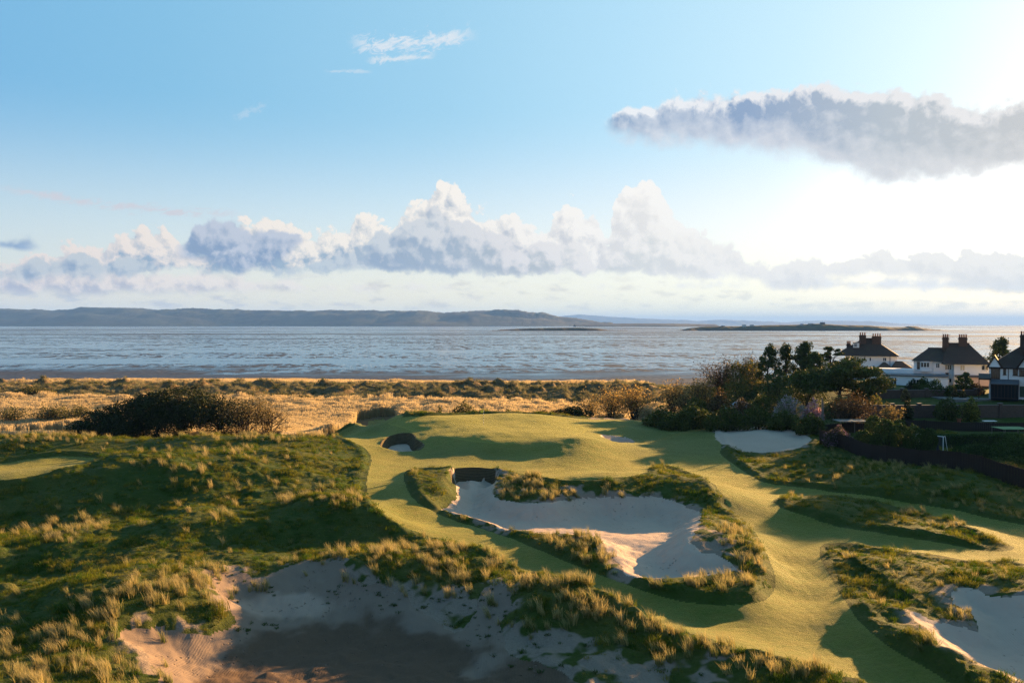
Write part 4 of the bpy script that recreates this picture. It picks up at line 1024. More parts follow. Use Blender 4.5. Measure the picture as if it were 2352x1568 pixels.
# ------------------------------------------------------------------ trees and shrubs, each where it stands
def tree(name, label, u, vt, vb, wpx, mat, lobes, n=7000, size=0.17, gap=0.40, shell=0.45, trunk_h=0.35, r0=0.22, Y=None, forks=5, group=None, lean=0.0, up=0.15, cat='tree', seed=1, freq=0.9):
    """lobes in units of half width (x, y) and height (z): (x, y, z, rx, ry, rz)"""
    x, y, z = spot(u, vb, Y)
    h = (vb - vt) * y / 1829.3 if Y is None else (CAM_H + float(ray(u, vt)[1]) * Y) - z
    w = wpx * y / 1829.3 / 2
    o = empty(name, (x, y, z - 0.15), label, cat, group)
    Ls = [(a * w, b * w, c * h, d * w, e * w, f * h) for a, b, c, d, e, f in lobes]
    P = lumpy(n, Ls, shell, gap, freq, seed)
    Geo().leaves(P, size, up).build('crown', M[mat], o)
    g = Geo(); tips = []
    g.tube(np.array([[0, 0, 0], [lean * 0.3 * w, 0, trunk_h * h * 0.5], [lean * 0.5 * w, 0.05 * w, trunk_h * h]]), np.array([r0 * 1.25, r0, r0 * 0.85]), 8)
    top = np.array([lean * 0.5 * w, 0.05 * w, trunk_h * h])
    for L in Ls:
        for _ in range(max(1, forks // len(Ls) + 1)):
            end = np.array(L[:3]) + rng.normal(scale=0.45, size=3) * np.array(L[3:6]) * 0.8
            end[2] = max(end[2], 0.25 * h)
            t = np.linspace(0, 1, 7)[:, None]
            P = top * (1 - t) + end * t; P[:, 2] += 0.10 * h * np.sin(t[:, 0] * math.pi) * rng.uniform(-0.6, 1)
            P[1:-1] += rng.normal(scale=0.05 * h / 3, size=(5, 3))
            g.tube(P, np.linspace(r0 * 0.6, r0 * 0.10, 7), 5)
            for _ in range(4):
                q = P[rng.integers(3, 7)]; d = rng.normal(size=3); d[2] = abs(d[2]); d /= np.linalg.norm(d)
                branch(g, tips, q, d, 0.16 * (w + h) * rng.uniform(0.6, 1.2), r0 * 0.14, 1, 0.4, 0.1, 3, 4)
    g.build('trunk', M['bark'], o)
    return o
def pine(name, label, u, vt, vb, wpx, style, n=4200, size=0.22, Y=None, seed=1, lean=0.0, group=None, mat='pine'):
    x, y, z = spot(u, vb, Y)
    h = (vb - vt) * y / 1829.3 if Y is None else (CAM_H + float(ray(u, vt)[1]) * Y) - z
    w = wpx * y / 1829.3 / 2
    o = empty(name, (x, y, z - 0.15), label, 'pine tree', group)
    rs = np.random.default_rng(seed)
    g = Geo(); Ls = []
    t = np.linspace(0, 1, 9); top = h * (0.93 if style != 'umbrella' else 0.72)
    TP = np.stack([lean * w * t ** 1.5 + 0.03 * h * np.sin(t * 5 + seed), 0.02 * h * np.cos(t * 4 + seed), top * t], 1)
    r0 = 0.035 * h if style == 'umbrella' else 0.022 * h
    g.tube(TP, r0 * (1 - 0.8 * t) + 0.02, 7)
    nb = {'slender': 22, 'bushy': 30, 'umbrella': 54 if w > 6 else 26}[style]
    for i in range(nb):
        f = (i + 0.5) / nb
        if style == 'umbrella': f0 = 0.45 + 0.5 * rs.random(); L = w * rs.uniform(0.25, 1.0) ** 0.8; zr = h * rs.uniform(0.42, 0.95) * (1 - 0.25 * (L / w) ** 2)
        else:
            f0 = 0.18 + 0.78 * f; prof = (1.06 - f) ** (0.75 if style == 'slender' else 0.5) * (0.55 + 0.45 * rs.random())
            L = w * prof * 1.02; zr = f0 * top + L * (0.30 if style == 'slender' else 0.35) + 0.02 * h
        a = i * 2.4 + rs.uniform(-0.4, 0.4)
        p0 = TP[min(8, int(f0 * 8))]; p1 = np.array([p0[0] + math.cos(a) * L, p0[1] + math.sin(a) * L * (0.8 if style != 'umbrella' else 0.6), zr])
        tt = np.linspace(0, 1, 5)[:, None]; P = p0 * (1 - tt) + p1 * tt; P[:, 2] -= 0.06 * L * np.sin(tt[:, 0] * math.pi)
        g.tube(P, np.linspace(r0 * 0.35, 0.015, 5), 5)
        rad = (0.075 * h + 0.02 * w) * rs.uniform(0.75, 1.25) if style != 'umbrella' else 0.21 * w * rs.uniform(0.7, 1.2)
        Ls.append((p1[0], p1[1], p1[2], rad * 1.25, rad * 1.1, rad * (0.75 if style != 'umbrella' else 0.42)))
        m_ = P[3]; Ls.append((m_[0], m_[1], m_[2] + 0.2 * rad, rad * 0.95, rad * 0.9, rad * (0.6 if style != 'umbrella' else 0.35)))
    Ls.append((TP[-1][0], TP[-1][1], h * 0.95 if style != 'umbrella' else h * 0.86, 0.05 * h + 0.05 * w, 0.05 * h + .05 * w, 0.06 * h))
    P = lumpy(n, Ls, 0.25, 0.36, 1.4, seed)
    Geo().leaves(P, size, 0.7, 2.2).build('crown', M[mat], o)
    g.build('trunk', M['bark'], o)
    return o

def build_woods():
    Gw = 'willow clump behind the left dunes'
    YW = 128
    bush('willow_bush', 'dark rounded willow bush at the left end of the big clump', 240, 930, 1006, 205, 'dark', 15000, 0.22, 5, 0.20, 0.45, 0.7, Y=YW - 1)
    tree('willow_tree', 'dark dense willow between the low end bush and the spreading crown', 335, 895, 1006, 205, 'dark', [(-0.4, 0, 0.45, 0.55, 0.6, 0.42), (0.1, 0.1, 0.62, 0.6, 0.6, 0.36), (0.55, 0, 0.40, 0.5, 0.6, 0.38)], 17000, 0.22, 0.20, 0.35, 0.3, 0.20, Y=YW, seed=4)
    tree('willow_tree', 'tallest spreading willow with a broad dome crown in the clump', 410, 884, 1003, 245, 'willow', [(-0.45, 0, 0.62, 0.5, 0.6, 0.26), (0.0, 0.1, 0.76, 0.62, 0.6, 0.23), (0.5, -0.1, 0.62, 0.5, 0.6, 0.26), (0.15, -0.1, 0.52, 0.7, 0.5, 0.25)], 19000, 0.21, 0.22, 0.38, 0.30, 0.28, Y=YW + 1, forks=12, seed=8)
    tree('willow_tree', 'olive willow with bare arching limbs showing under its crown', 500, 898, 1003, 180, 'willow', [(-0.3, 0, 0.62, 0.6, 0.6, 0.30), (0.35, 0.1, 0.60, 0.6, 0.6, 0.30), (0, 0, 0.40, 0.6, 0.5, 0.25)], 8500, 0.18, 0.36, 0.42, 0.25, 0.20, Y=YW, forks=12, seed=14)
    twiggy('willow_shrub', 'thin golden catkin willow shrub on the right of the clump', 560, 905, 1001, 130, 'golddull', 4200, 0.15, None, YW - 0.5, 22, 0.02)
    twiggy('willow_shrub', 'lowest sparse bare twig shrub ending the clump at right', 612, 918, 1000, 95, 'golddull', 1700, 0.13, None, YW, 20, 0.18)
    bush('willow_bush', 'domed olive bush on the shore dunes at far left', 75, 886, 924, 105, 'reedygreen', 3200, 0.28, 5, 0.34, Y=190)
    bush('willow_bush', 'pale green lower bush right beside the picture edge in the reeds', 5, 912, 930, 60, 'reedygreen', 1200, 0.28, 3, 0.4, Y=186)
    twiggy('reed_shrub', 'wide greyish half bare shrub standing in the left reeds', 115, 930, 972, 95, 'reedygreen', 2300, 0.2, None, 152, 16)
    twiggy('reed_shrub', 'smaller grey shrub right of the wide one in the left reeds', 178, 930, 965, 62, 'reedygreen', 1300, 0.2, None, 155, 14)
    twiggy('reed_shrub', 'grey shrub at the picture edge in the left reeds', 22, 934, 976, 70, 'reedygreen', 1500, 0.2, None, 150, 14)
    bush('willow_bush', 'round bright green willow bush behind the flag', 1067, 915, 958, 78, 'reedygreen', 4200, 0.19, 5, 0.33, 0.4, 0.8, Y=141)
    bush('willow_bush', 'narrow small green bush left of the round willow', 1004, 931, 960, 24, 'reedygreen', 900, 0.17, 2, 0.36, Y=142)
    bush('gorse_bush', 'tiny black gorse bush behind the green crest, the left one of a pair', 1144, 941, 956, 26, 'dark', 800, 0.16, 3, 0.25, Y=136)
    bush('gorse_bush', 'tiny black gorse bush behind the green crest, the right one of a pair', 1166, 938, 956, 26, 'dark', 800, 0.16, 3, 0.25, Y=136)
    bush('gorse_bush', 'long low black gorse thicket behind the right shoulder of the green', 1312, 931, 962, 112, 'dark', 4600, 0.16, 6, 0.25, 0.4, 0.5, Y=131)
    bush('gorse_bush', 'low black gorse at the left tip of the long thicket', 1245, 940, 957, 48, 'dark', 1400, 0.16, 4, 0.28, Y=133)
    bush('willow_bush', 'wide low sage green willow on the marsh left of centre', 690, 905, 925, 90, 'reedygreen', 1600, 0.26, 4, 0.4, Y=178)
    bush('willow_bush', 'wide low sage green willow on the marsh near the clump', 640, 901, 922, 80, 'reedygreen', 1500, 0.26, 4, 0.4, Y=182)
    # golden leafless shrubs
    twiggy('birch_shrub', 'sunlit golden shrub behind the right end of the green, leftmost of the large two', 1405, 893, 955, 80, 'gold', 2600, 0.17, None, 140, 16)
    twiggy('birch_shrub', 'widest sunlit golden shrub behind the right shoulder of the green', 1455, 887, 955, 92, 'gold', 3000, 0.17, None, 139, 18)
    twiggy('birch_shrub', 'dull straw shrub low among the reeds left of the golden ones', 1350, 905, 948, 70, 'golddull', 1300, 0.17, None, 146, 14)
    twiggy('birch_shrub', 'sunlit golden shrub standing alone near the beach end', 1545, 876, 932, 62, 'gold', 2200, 0.19, None, 152, 16)
    twiggy('birch_shrub', 'orange sunlit shrub beside the dark headland scrub', 1612, 872, 925, 58, 'gold', 2200, 0.19, None, 153, 16)
    twiggy('birch_shrub', 'small straw shrub in front of the orange one', 1575, 905, 938, 46, 'golddull', 900, 0.17, None, 146, 12)
    # dark scrub bank in front of the gardens
    S = [('bramble_bush', 'low dark bramble at the left end of the scrub bank', 1520, 932, 968, 95, 'scrub', 124), ('bramble_bush', 'dark bramble hump right of the leftmost one', 1592, 925, 975, 110, 'scrub', 122),
         ('bramble_bush', 'dark bramble behind the left end of the white bunker', 1668, 928, 982, 110, 'scrub', 119), ('bramble_bush', 'dark tangled bush behind the middle of the white bunker', 1740, 926, 982, 110, 'scrub', 117),
         ('bramble_bush', 'dark bush behind the right half of the white bunker', 1805, 940, 985, 90, 'scrub', 114), ('bramble_bush', 'dark bush at the right end of the white bunker under the pole', 1862, 946, 992, 78, 'scrub', 110),
         ('ivy_mound', 'ivy covered stump mound with a russet sunlit edge', 1652, 885, 942, 70, 'russet', 128), ('bramble_bush', 'dark bush right of the concrete hut', 1750, 893, 935, 70, 'scrub', 128),
         ('bramble_bush', 'dark hump of scrub left of the hut', 1600, 905, 945, 80, 'scrub', 128), ('bramble_bush', 'low brown scrub in front of the hut', 1705, 912, 945, 80, 'russet', 125),
         ('bramble_bush', 'small dark bush beside the small sliver bunker', 1545, 945, 968, 70, 'scrub', 121), ('bramble_bush', 'green bush between the pine trunk and the blossom', 1800, 890, 925, 60, 'spring', 127),
         ('bramble_bush', 'dark low scrub on the headland beach edge', 1598, 866, 886, 70, 'dark', 160), ('bramble_bush', 'grassy dark hump below the leafing thicket', 1700, 858, 895, 150, 'scrub', 148),
         ('bramble_bush', 'dark undergrowth beneath the two slender pines', 1790, 850, 895, 130, 'scrub', 146), ('bramble_bush', 'dark undergrowth left of the big pine trunk', 1850, 868, 915, 110, 'scrub', 138),
         ('bramble_bush', 'dark evergreen under the right side of the big pine', 1985, 875, 905, 60, 'scrub', 140)]
    for nm, lb, u, vt, vb, w_, mt, Y in S:
        bush(nm, lb, u, vt, vb, w_, mt, 3600 if w_ > 75 else 2200, 0.19, 5, 0.30, 0.45, 0.8, True, None, Y)
    tree('thicket_tree', 'tall leafing thicket with yellow green leaves on the headland', 1705, 820, 890, 90, 'spring', [(-0.4, 0, 0.5, 0.6, 0.6, 0.45), (0.4, 0, 0.55, 0.6, 0.6, 0.42)], 5200, 0.21, 0.36, 0.4, 0.2, 0.12, Y=158, seed=31, cat='thicket')
    twiggy('thicket_shrub', 'grey brown bare thicket at the left end of the headland', 1655, 826, 888, 80, 'russet', 2800, 0.2, None, 160, 24)
    twiggy('thicket_shrub', 'bare grey twigs rising above the leafing thicket', 1720, 812, 880, 60, 'russet', 1300, 0.18, None, 162, 22)
    # pines
    pine('pine_tree', 'slender dark pine with drooping side branches, left of a pair', 1766, 786, 872, 70, 'slender', 3600, 0.22, Y=155, seed=3)
    pine('pine_tree', 'slender pine with a thin top, right of a pair', 1803, 784, 872, 50, 'slender', 2600, 0.21, Y=156, seed=5)
    pine('pine_tree', 'bushy round topped pine between the slender pair and the flat pine', 1846, 781, 872, 62, 'bushy', 4200, 0.22, Y=154, seed=9)
    pine('pine_tree', 'dark flat topped pine just left of the chimney house', 1903, 787, 872, 66, 'umbrella', 3400, 0.22, Y=158, seed=12, lean=0.2)
    pine('pine_tree', 'dark pine filling the gap behind the big spreading pine', 1868, 806, 880, 80, 'bushy', 4200, 0.22, Y=150, seed=15)
    pine('pine_tree', 'big wide spreading pine in front of the white extension', 1932, 812, 935, 205, 'umbrella', 24000, 0.22, Y=132, seed=22)
    pine('pine_tree', 'pine with gaps in its crown behind the right hand roof', 2298, 771, 870, 56, 'bushy', 3600, 0.24, Y=168, seed=27)
    bush('garden_bush', 'low dark trees behind the gap between the two right hand houses', 2262, 812, 862, 50, 'pine', 1200, 0.22, 3, 0.3, Y=178)
    # gardens in front of the houses
    Gd = [('garden_bush', 'rounded dark bush at the corner of the flat roofed extension', 2032, 858, 892, 44, 'pine', 143), ('garden_bush', 'small clipped dark bush before the extension wall', 2092, 868, 893, 30, 'dark', 146),
          ('garden_bush', 'olive dome bush below the wide extension window', 2118, 865, 893, 46, 'scrub', 145), ('garden_bush', 'large dark green dome bush at the right end of the extension', 2142, 868, 906, 56, 'hedge', 142),
          ('garden_bush', 'low dark bush right of the large dome bush', 2182, 884, 908, 42, 'scrub', 141), ('garden_bush', 'dark red bush on the terrace before the conservatory house', 2240, 880, 905, 50, 'russet', 142),
          ('garden_bush', 'low hedge bush under the conifer', 2205, 880, 902, 60, 'hedge', 144), ('garden_bush', 'pale grass tuft bush on the terrace wall', 2080, 892, 909, 24, 'golddull', 138),
          ('garden_bush', 'small straw bush left on the terrace', 2192, 890, 905, 16, 'golddull', 140), ('garden_bush', 'small straw bush right on the terrace', 2210, 894, 908, 17, 'golddull', 139),
          ('garden_bush', 'big dark shrub against the lower garden wall', 2172, 907, 944, 60, 'scrub', 121), ('garden_bush', 'round yellow green shrub against the lower garden wall', 2226, 909, 943, 52, 'limegreen', 121),
          ('garden_bush', 'dark ivy clump over the left part of the lower wall', 2085, 915, 940, 30, 'dark', 121), ('garden_bush', 'yellow leaved bush on top of the lower wall', 2010, 905, 925, 50, 'spring', 124),
          ('garden_bush', 'green clump behind the utility pole', 1920, 905, 940, 60, 'hedge', 124)]
    for nm, lb, u, vt, vb, w_, mt, Y in Gd:
        bush(nm, lb, u, vt, vb, w_, mt, 2400 if w_ > 40 else 1200, 0.17, 4, 0.28, 0.5, 0.8, True, None, Y, cat='shrub')
    pine('conifer_tree', 'small blue green conifer in front of the white house', 2215, 852, 900, 50, 'slender', 2600, 0.16, Y=143, seed=41, mat='hedge')
    bush('blossom_shrub', 'arching pale green shrub with lilac blossom along its top', 1812, 905, 962, 92, 'blossom', 4600, 0.16, 5, 0.34, 0.4, 0.8, Y=117, up=0.6, cat='flowering shrub')
    bush('blossom_shrub', 'bright pink flowering shrub beside the utility pole', 1866, 914, 955, 52, 'pink', 2400, 0.16, 4, 0.40, 0.4, 0.8, Y=116, cat='flowering shrub')
    twiggy('russet_shrub', 'wide russet bare shrub behind the netting frame', 1950, 905, 965, 130, 'russet', 3200, 0.16, None, 117, 26)
    twiggy('russet_shrub', 'orange leaved shrub right of the netting frame', 2041, 931, 965, 46, 'golddull', 1700, 0.15, None, 114, 14)
    # clipped evergreens behind the boundary fence
    T = [('low clipped dark dome beside the orange leaved shrub', 2006, 954, 990, 46, 104), ('tall dark clipped evergreen, leftmost of the tight row', 2036, 963, 1028, 56, 98), ('dark clipped evergreen second in the tight row', 2072, 974, 1032, 54, 97),
         ('dark clipped evergreen third in the tight row with a bare trunk', 2101, 977, 1042, 54, 95), ('narrow dark clipped evergreen at the right end beside the goal', 2137, 983, 1050, 38, 94), ('low dark evergreen left of the clipped row behind the fence', 1986, 988, 1030, 50, 98), ('small dark dome behind the second clipped evergreen', 2062, 962, 1000, 46, 103)]
    for lb, u, vt, vb, w_, Y in T:
        bush('clipped_evergreen', lb, u, vt, vb, w_ + 4, 'hedge', 5200, 0.12, 1, 0.06, 0.80, 0.9, True, None, Y, flat=0.45, up=0.4, cat='evergreen')
    bush('lilac_shrub', 'purple flowering shrub at the near corner of the boundary fence', 1923, 974, 1025, 68, 'purple', 3600, 0.14, 4, 0.36, 0.45, 0.8, Y=101, cat='flowering shrub')
    bush('oval_hedge', 'long clipped oval hedge mound on the right lawn', 2248, 1020, 1054, 122, 'hedge', 9000, 0.10, 5, 0.05, 0.86, 0.45, False, None, 93, flat=0.35, up=0.6, cat='hedge')
    bush('laurel_shrub', 'large glossy evergreen shrub cut by the right picture edge', 2338, 992, 1085, 125, 'hedge', 7500, 0.13, 5, 0.26, 0.5, 0.9, True, None, 90, cat='shrub')
    bush('garden_bush', 'dark spreading foliage below the large evergreen at the right edge', 2330, 1048, 1105, 130, 'scrub', 4200, 0.13, 5, 0.3, 0.5, 0.8, True, None, 86, cat='shrub')
    for lb, u, vt, vb, w_, n_, Y, mt in (('sunlit yellow green shrub left of the oval hedge foot', 2226, 1046, 1085, 52, 1900, 88, 'limegreen'), ('yellow green shrub below the sunlit one along the fence', 2262, 1060, 1100, 62, 2000, 86, 'limegreen'),
             ('dull green shrub at the fence near the right edge', 2312, 1062, 1118, 60, 2000, 83, 'spring'), ('small yellow green shrub at the foot of the closed parasol', 2183, 1050, 1068, 30, 700, 91, 'limegreen')):
        twiggy('yellow_shrub', lb, u, vt, vb, w_, mt, n_, 0.12, None, Y, 14)
    for lb, x, y, h, w in (('tall garden tree shading the right fairway, nearest of the three', 93, 130, 15.0, 8.0), ('tall garden tree behind the nearest of the three', 108, 141, 18.0, 10.0), ('tall garden tree farthest right of the three', 112, 124, 14.0, 9.0)):
        z = float(terrain(np.array([float(x)]), np.array([float(y)]))[0])
        o = empty('garden_tree', (x, y, z - 0.2), lb, 'tree')
        P = lumpy(9000, [(-0.4 * w, 0, 0.5 * h, 0.6 * w, 0.6 * w, 0.28 * h), (0.4 * w, 0.2 * w, 0.55 * h, 0.6 * w, 0.6 * w, 0.3 * h), (0, 0, 0.72 * h, 0.7 * w, 0.6 * w, 0.28 * h)], 0.3, 0.30, 0.6, int(x))
        Geo().leaves(P, 0.42).build('crown', M['willow'], o)
        Geo().tube(np.array([[0, 0, 0], [0.1, 0, 0.25 * h], [0, 0, 0.6 * h]]), np.array([0.35, 0.26, 0.12]), 9).build('trunk', M['bark'], o)
build_woods()

# ------------------------------------------------------------------ materials for built things
def plain(name, col, rough=0.7, n_scale=6.0, var=0.25, bump=0.0, spec=0.3):
    def fn(g):
        p = g.node('ShaderNodeTexCoord').outputs['Object']; n = g.noise(p, n_scale, 4, 0.6); b_ = g.noise(p, n_scale * 0.12, 3, 0.6)
        d = tuple(c * (1 - var) for c in col); l_ = tuple(min(1, c * (1 + var * 0.5)) for c in col)
        return principled(g, g.mix(g.add(g.mul(n, 0.5), g.mul(b_, 0.5)), d, l_), rough, n if bump else None, bump, 0.02, spec)
    M[name] = material(name.replace('_', ' '), fn)
plain('white_render', (0.83, 0.83, 0.81), 0.85, 3.0, 0.12, 0.2)
plain('peach_render', (0.62, 0.44, 0.34), 0.85, 3.0, 0.12, 0.2)
plain('white_paint', (0.78, 0.78, 0.76), 0.5, 8.0, 0.06)
plain('dark_timber', (0.045, 0.032, 0.024), 0.8, 5.0, 0.4, 0.3)
plain('fence_timber', (0.024, 0.015, 0.011), 0.85, 3.0, 0.5, 0.4)
plain('grey_timber', (0.15, 0.13, 0.11), 0.85, 4.0, 0.4, 0.3)
plain('concrete', (0.24, 0.245, 0.25), 0.9, 1.6, 0.4, 0.4)
plain('stone', (0.17, 0.155, 0.14), 0.9, 2.0, 0.4, 0.5)
plain('felt_roof', (0.11, 0.11, 0.12), 0.7, 2.0, 0.4)
plain('black_cloth', (0.022, 0.024, 0.030), 0.85, 9.0, 0.3)
plain('green_net', (0.03, 0.17, 0.05), 0.6, 14.0, 0.35)
plain('grey_net', (0.10, 0.125, 0.125), 0.7, 14.0, 0.3)
plain('terracotta', (0.30, 0.10, 0.055), 0.8, 9.0, 0.25)
plain('yellow_cloth', (0.78, 0.62, 0.06), 0.7, 9.0, 0.1)
plain('pole_white', (0.75, 0.75, 0.70), 0.5, 9.0, 0.05)
plain('pole_black', (0.03, 0.03, 0.03), 0.5, 9.0, 0.05)
plain('green_door', (0.025, 0.075, 0.045), 0.5, 9.0, 0.2)
plain('iron', (0.05, 0.05, 0.055), 0.5, 9.0, 0.2)
def m_tiles(g):
    tc = g.node('ShaderNodeTexCoord').outputs['Object']; z = g.sep(tc)
    w = g.m('FRACT', g.mul(z[2], 5.2)); n = g.noise(tc, 7.0, 4, 0.65); b_ = g.noise(tc, 0.7, 3, 0.6)
    c = g.mix(g.add(g.mul(n, 0.6), g.mul(b_, 0.4)), (0.030, 0.022, 0.018), (0.105, 0.068, 0.050))
    c = g.mix(g.smooth(b_, 0.55, 0.75, 0, 0.5), c, (0.07, 0.072, 0.03))
    c = g.mix(g.smooth(w, 0.16, 0.0, 0, 0.5), c, (0.018, 0.014, 0.012))
    return principled(g, c, 0.85, g.add(w, g.mul(n, 0.7)), 0.8, 0.05, 0.2)
M['tiles'] = material('roof tiles', m_tiles)
def m_brick(g):
    tc = g.node('ShaderNodeTexCoord').outputs['Object']
    b = g.node('ShaderNodeTexBrick'); xyz = g.sep(tc)
    g.put(b.inputs['Vector'], g.vec(g.add(xyz[0], xyz[1]), xyz[2])); b.inputs['Scale'].default_value = 3.2
    b.inputs['Color1'].default_value = (0.115, 0.062, 0.042, 1); b.inputs['Color2'].default_value = (0.075, 0.045, 0.034, 1); b.inputs['Mortar'].default_value = (0.16, 0.14, 0.12, 1); b.inputs['Mortar Size'].default_value = 0.018
    n = g.noise(tc, 2.5, 4, 0.6)
    return principled(g, g.mix(g.mul(n, 0.6), b.outputs['Color'], (0.045, 0.036, 0.030)), 0.9, b.outputs['Fac'], -0.4, 0.02, 0.1)
M['brick'] = material('weathered brick', m_brick)
def m_glass(g):
    return principled(g, (0.012, 0.016, 0.020), 0.06, None, spec=0.5)
M['glass'] = material('window glass', m_glass)
def m_blind(g): return principled(g, (0.55, 0.46, 0.28), 0.7)
M['blind'] = material('window blind', m_blind)
def m_sod(g):
    p = gpos(g); z = g.sep(p)[2]
    n = g.noise(g.scalev(p, (1, 1, 4.0)), 3.0, 5, 0.7); f = g.m('FRACT', g.add(g.mul(z, 6.2), g.mul(n, 0.35)))
    c = g.mix(n, (0.035, 0.027, 0.016), (0.115, 0.088, 0.050))
    c = g.mix(g.smooth(f, 0.30, 0.0, 0, 0.7), c, (0.30, 0.24, 0.13))
    return principled(g, c, 0.95, g.add(f, n), 1.0, 0.05, 0.05)
M['sod'] = material('stacked turf', m_sod)

class Box:
    """collects solid shapes of one part"""
    def __init__(self): self.v, self.f = [], []
    def hull(self, v, f):
        k = len(self.v); self.v += [tuple(map(float, p)) for p in v]; self.f += [[i + k for i in q] for q in f]; return self
    def box(self, x0, x1, y0, y1, z0, z1):
        return self.hull([(x0, y0, z0), (x1, y0, z0), (x1, y1, z0), (x0, y1, z0), (x0, y0, z1), (x1, y0, z1), (x1, y1, z1), (x0, y1, z1)],
                         [(0, 3, 2, 1), (4, 5, 6, 7), (0, 1, 5, 4), (1, 2, 6, 5), (2, 3, 7, 6), (3, 0, 4, 7)])
    def bar(self, a, b, r=0.03, s=6):
        a, b = Vector(a), Vector(b); d = (b - a).normalized(); u = d.orthogonal().normalized(); w = d.cross(u)
        V = [p + r * (math.cos(2 * math.pi * i / s) * u + math.sin(2 * math.pi * i / s) * w) for p in (a, b) for i in range(s)]
        return self.hull(V, [tuple(range(s))[::-1], tuple(range(s, 2 * s))] + [(i, (i + 1) % s, s + (i + 1) % s, s + i) for i in range(s)])
    def lathe(self, prof, cx=0, cy=0, s=12):
        V = [(cx + r * math.cos(2 * math.pi * i / s), cy + r * math.sin(2 * math.pi * i / s), z) for r, z in prof for i in range(s)]
        n = len(prof)
        F = [(j * s + i, j * s + (i + 1) % s, (j + 1) * s + (i + 1) % s, (j + 1) * s + i) for j in range(n - 1) for i in range(s)]
        return self.hull(V, F + [tuple(range(s))[::-1], tuple(range((n - 1) * s, n * s))])
    def hip(self, x0, x1, y0, y1, z, xr0, xr1, zr, yr=None, th=0.16):
        yr = (y0 + y1) / 2 if yr is None else yr
        V = [(x0, y0, z), (x1, y0, z), (x1, y1, z), (x0, y1, z), (xr0, yr, zr), (xr1, yr, zr)]
        W = [(x, y, q - th) for x, y, q in V[:4]]
        self.eave = (x0, x1, y0, z - th * 0.5); self.crest = (xr0, xr1, yr, zr)
        return self.hull(V + W, [(0, 1, 5, 4), (1, 2, 5), (2, 3, 4, 5), (3, 0, 4), (6, 9, 8, 7), (0, 6, 7, 1), (1, 7, 8, 2), (2, 8, 9, 3), (3, 9, 6, 0)])
    def build(self, name, mat, parent=None, bevel=0.0):
        o = self._build(name, mat, parent, bevel)
        if hasattr(self, 'eave') and name == 'roof' and self.eave[1] - self.eave[0] < 40 and parent is not None and parent.name.startswith('house'):
            x0, x1, y0, z = self.eave; Box().bar((x0 + 0.05, y0 - 0.06, z), (x1 - 0.05, y0 - 0.06, z), 0.07, 8).build('gutter', 'iron', o)
            a, b, y, zr = self.crest; Box().bar((a - 0.1, y, zr + 0.02), (b + 0.1, y, zr + 0.02), 0.13, 8).build('ridge_tiles', 'brick', o)
        return o
    def _build(self, name, mat, parent=None, bevel=0.0):
        me = bpy.data.meshes.new(name); me.from_pydata(self.v, [], self.f); me.update()
        me.materials.append(M[mat])
        bm = bmesh.new(); bm.from_mesh(me); bmesh.ops.recalc_face_normals(bm, faces=bm.faces)
        if bevel: bmesh.ops.bevel(bm, geom=list(bm.edges), offset=bevel, segments=2, affect='EDGES', clamp_overlap=True)
        bm.to_mesh(me); bm.free()
        o = bpy.data.objects.new(name, me); COL.objects.link(o)
        if parent: o.parent = parent
        return o

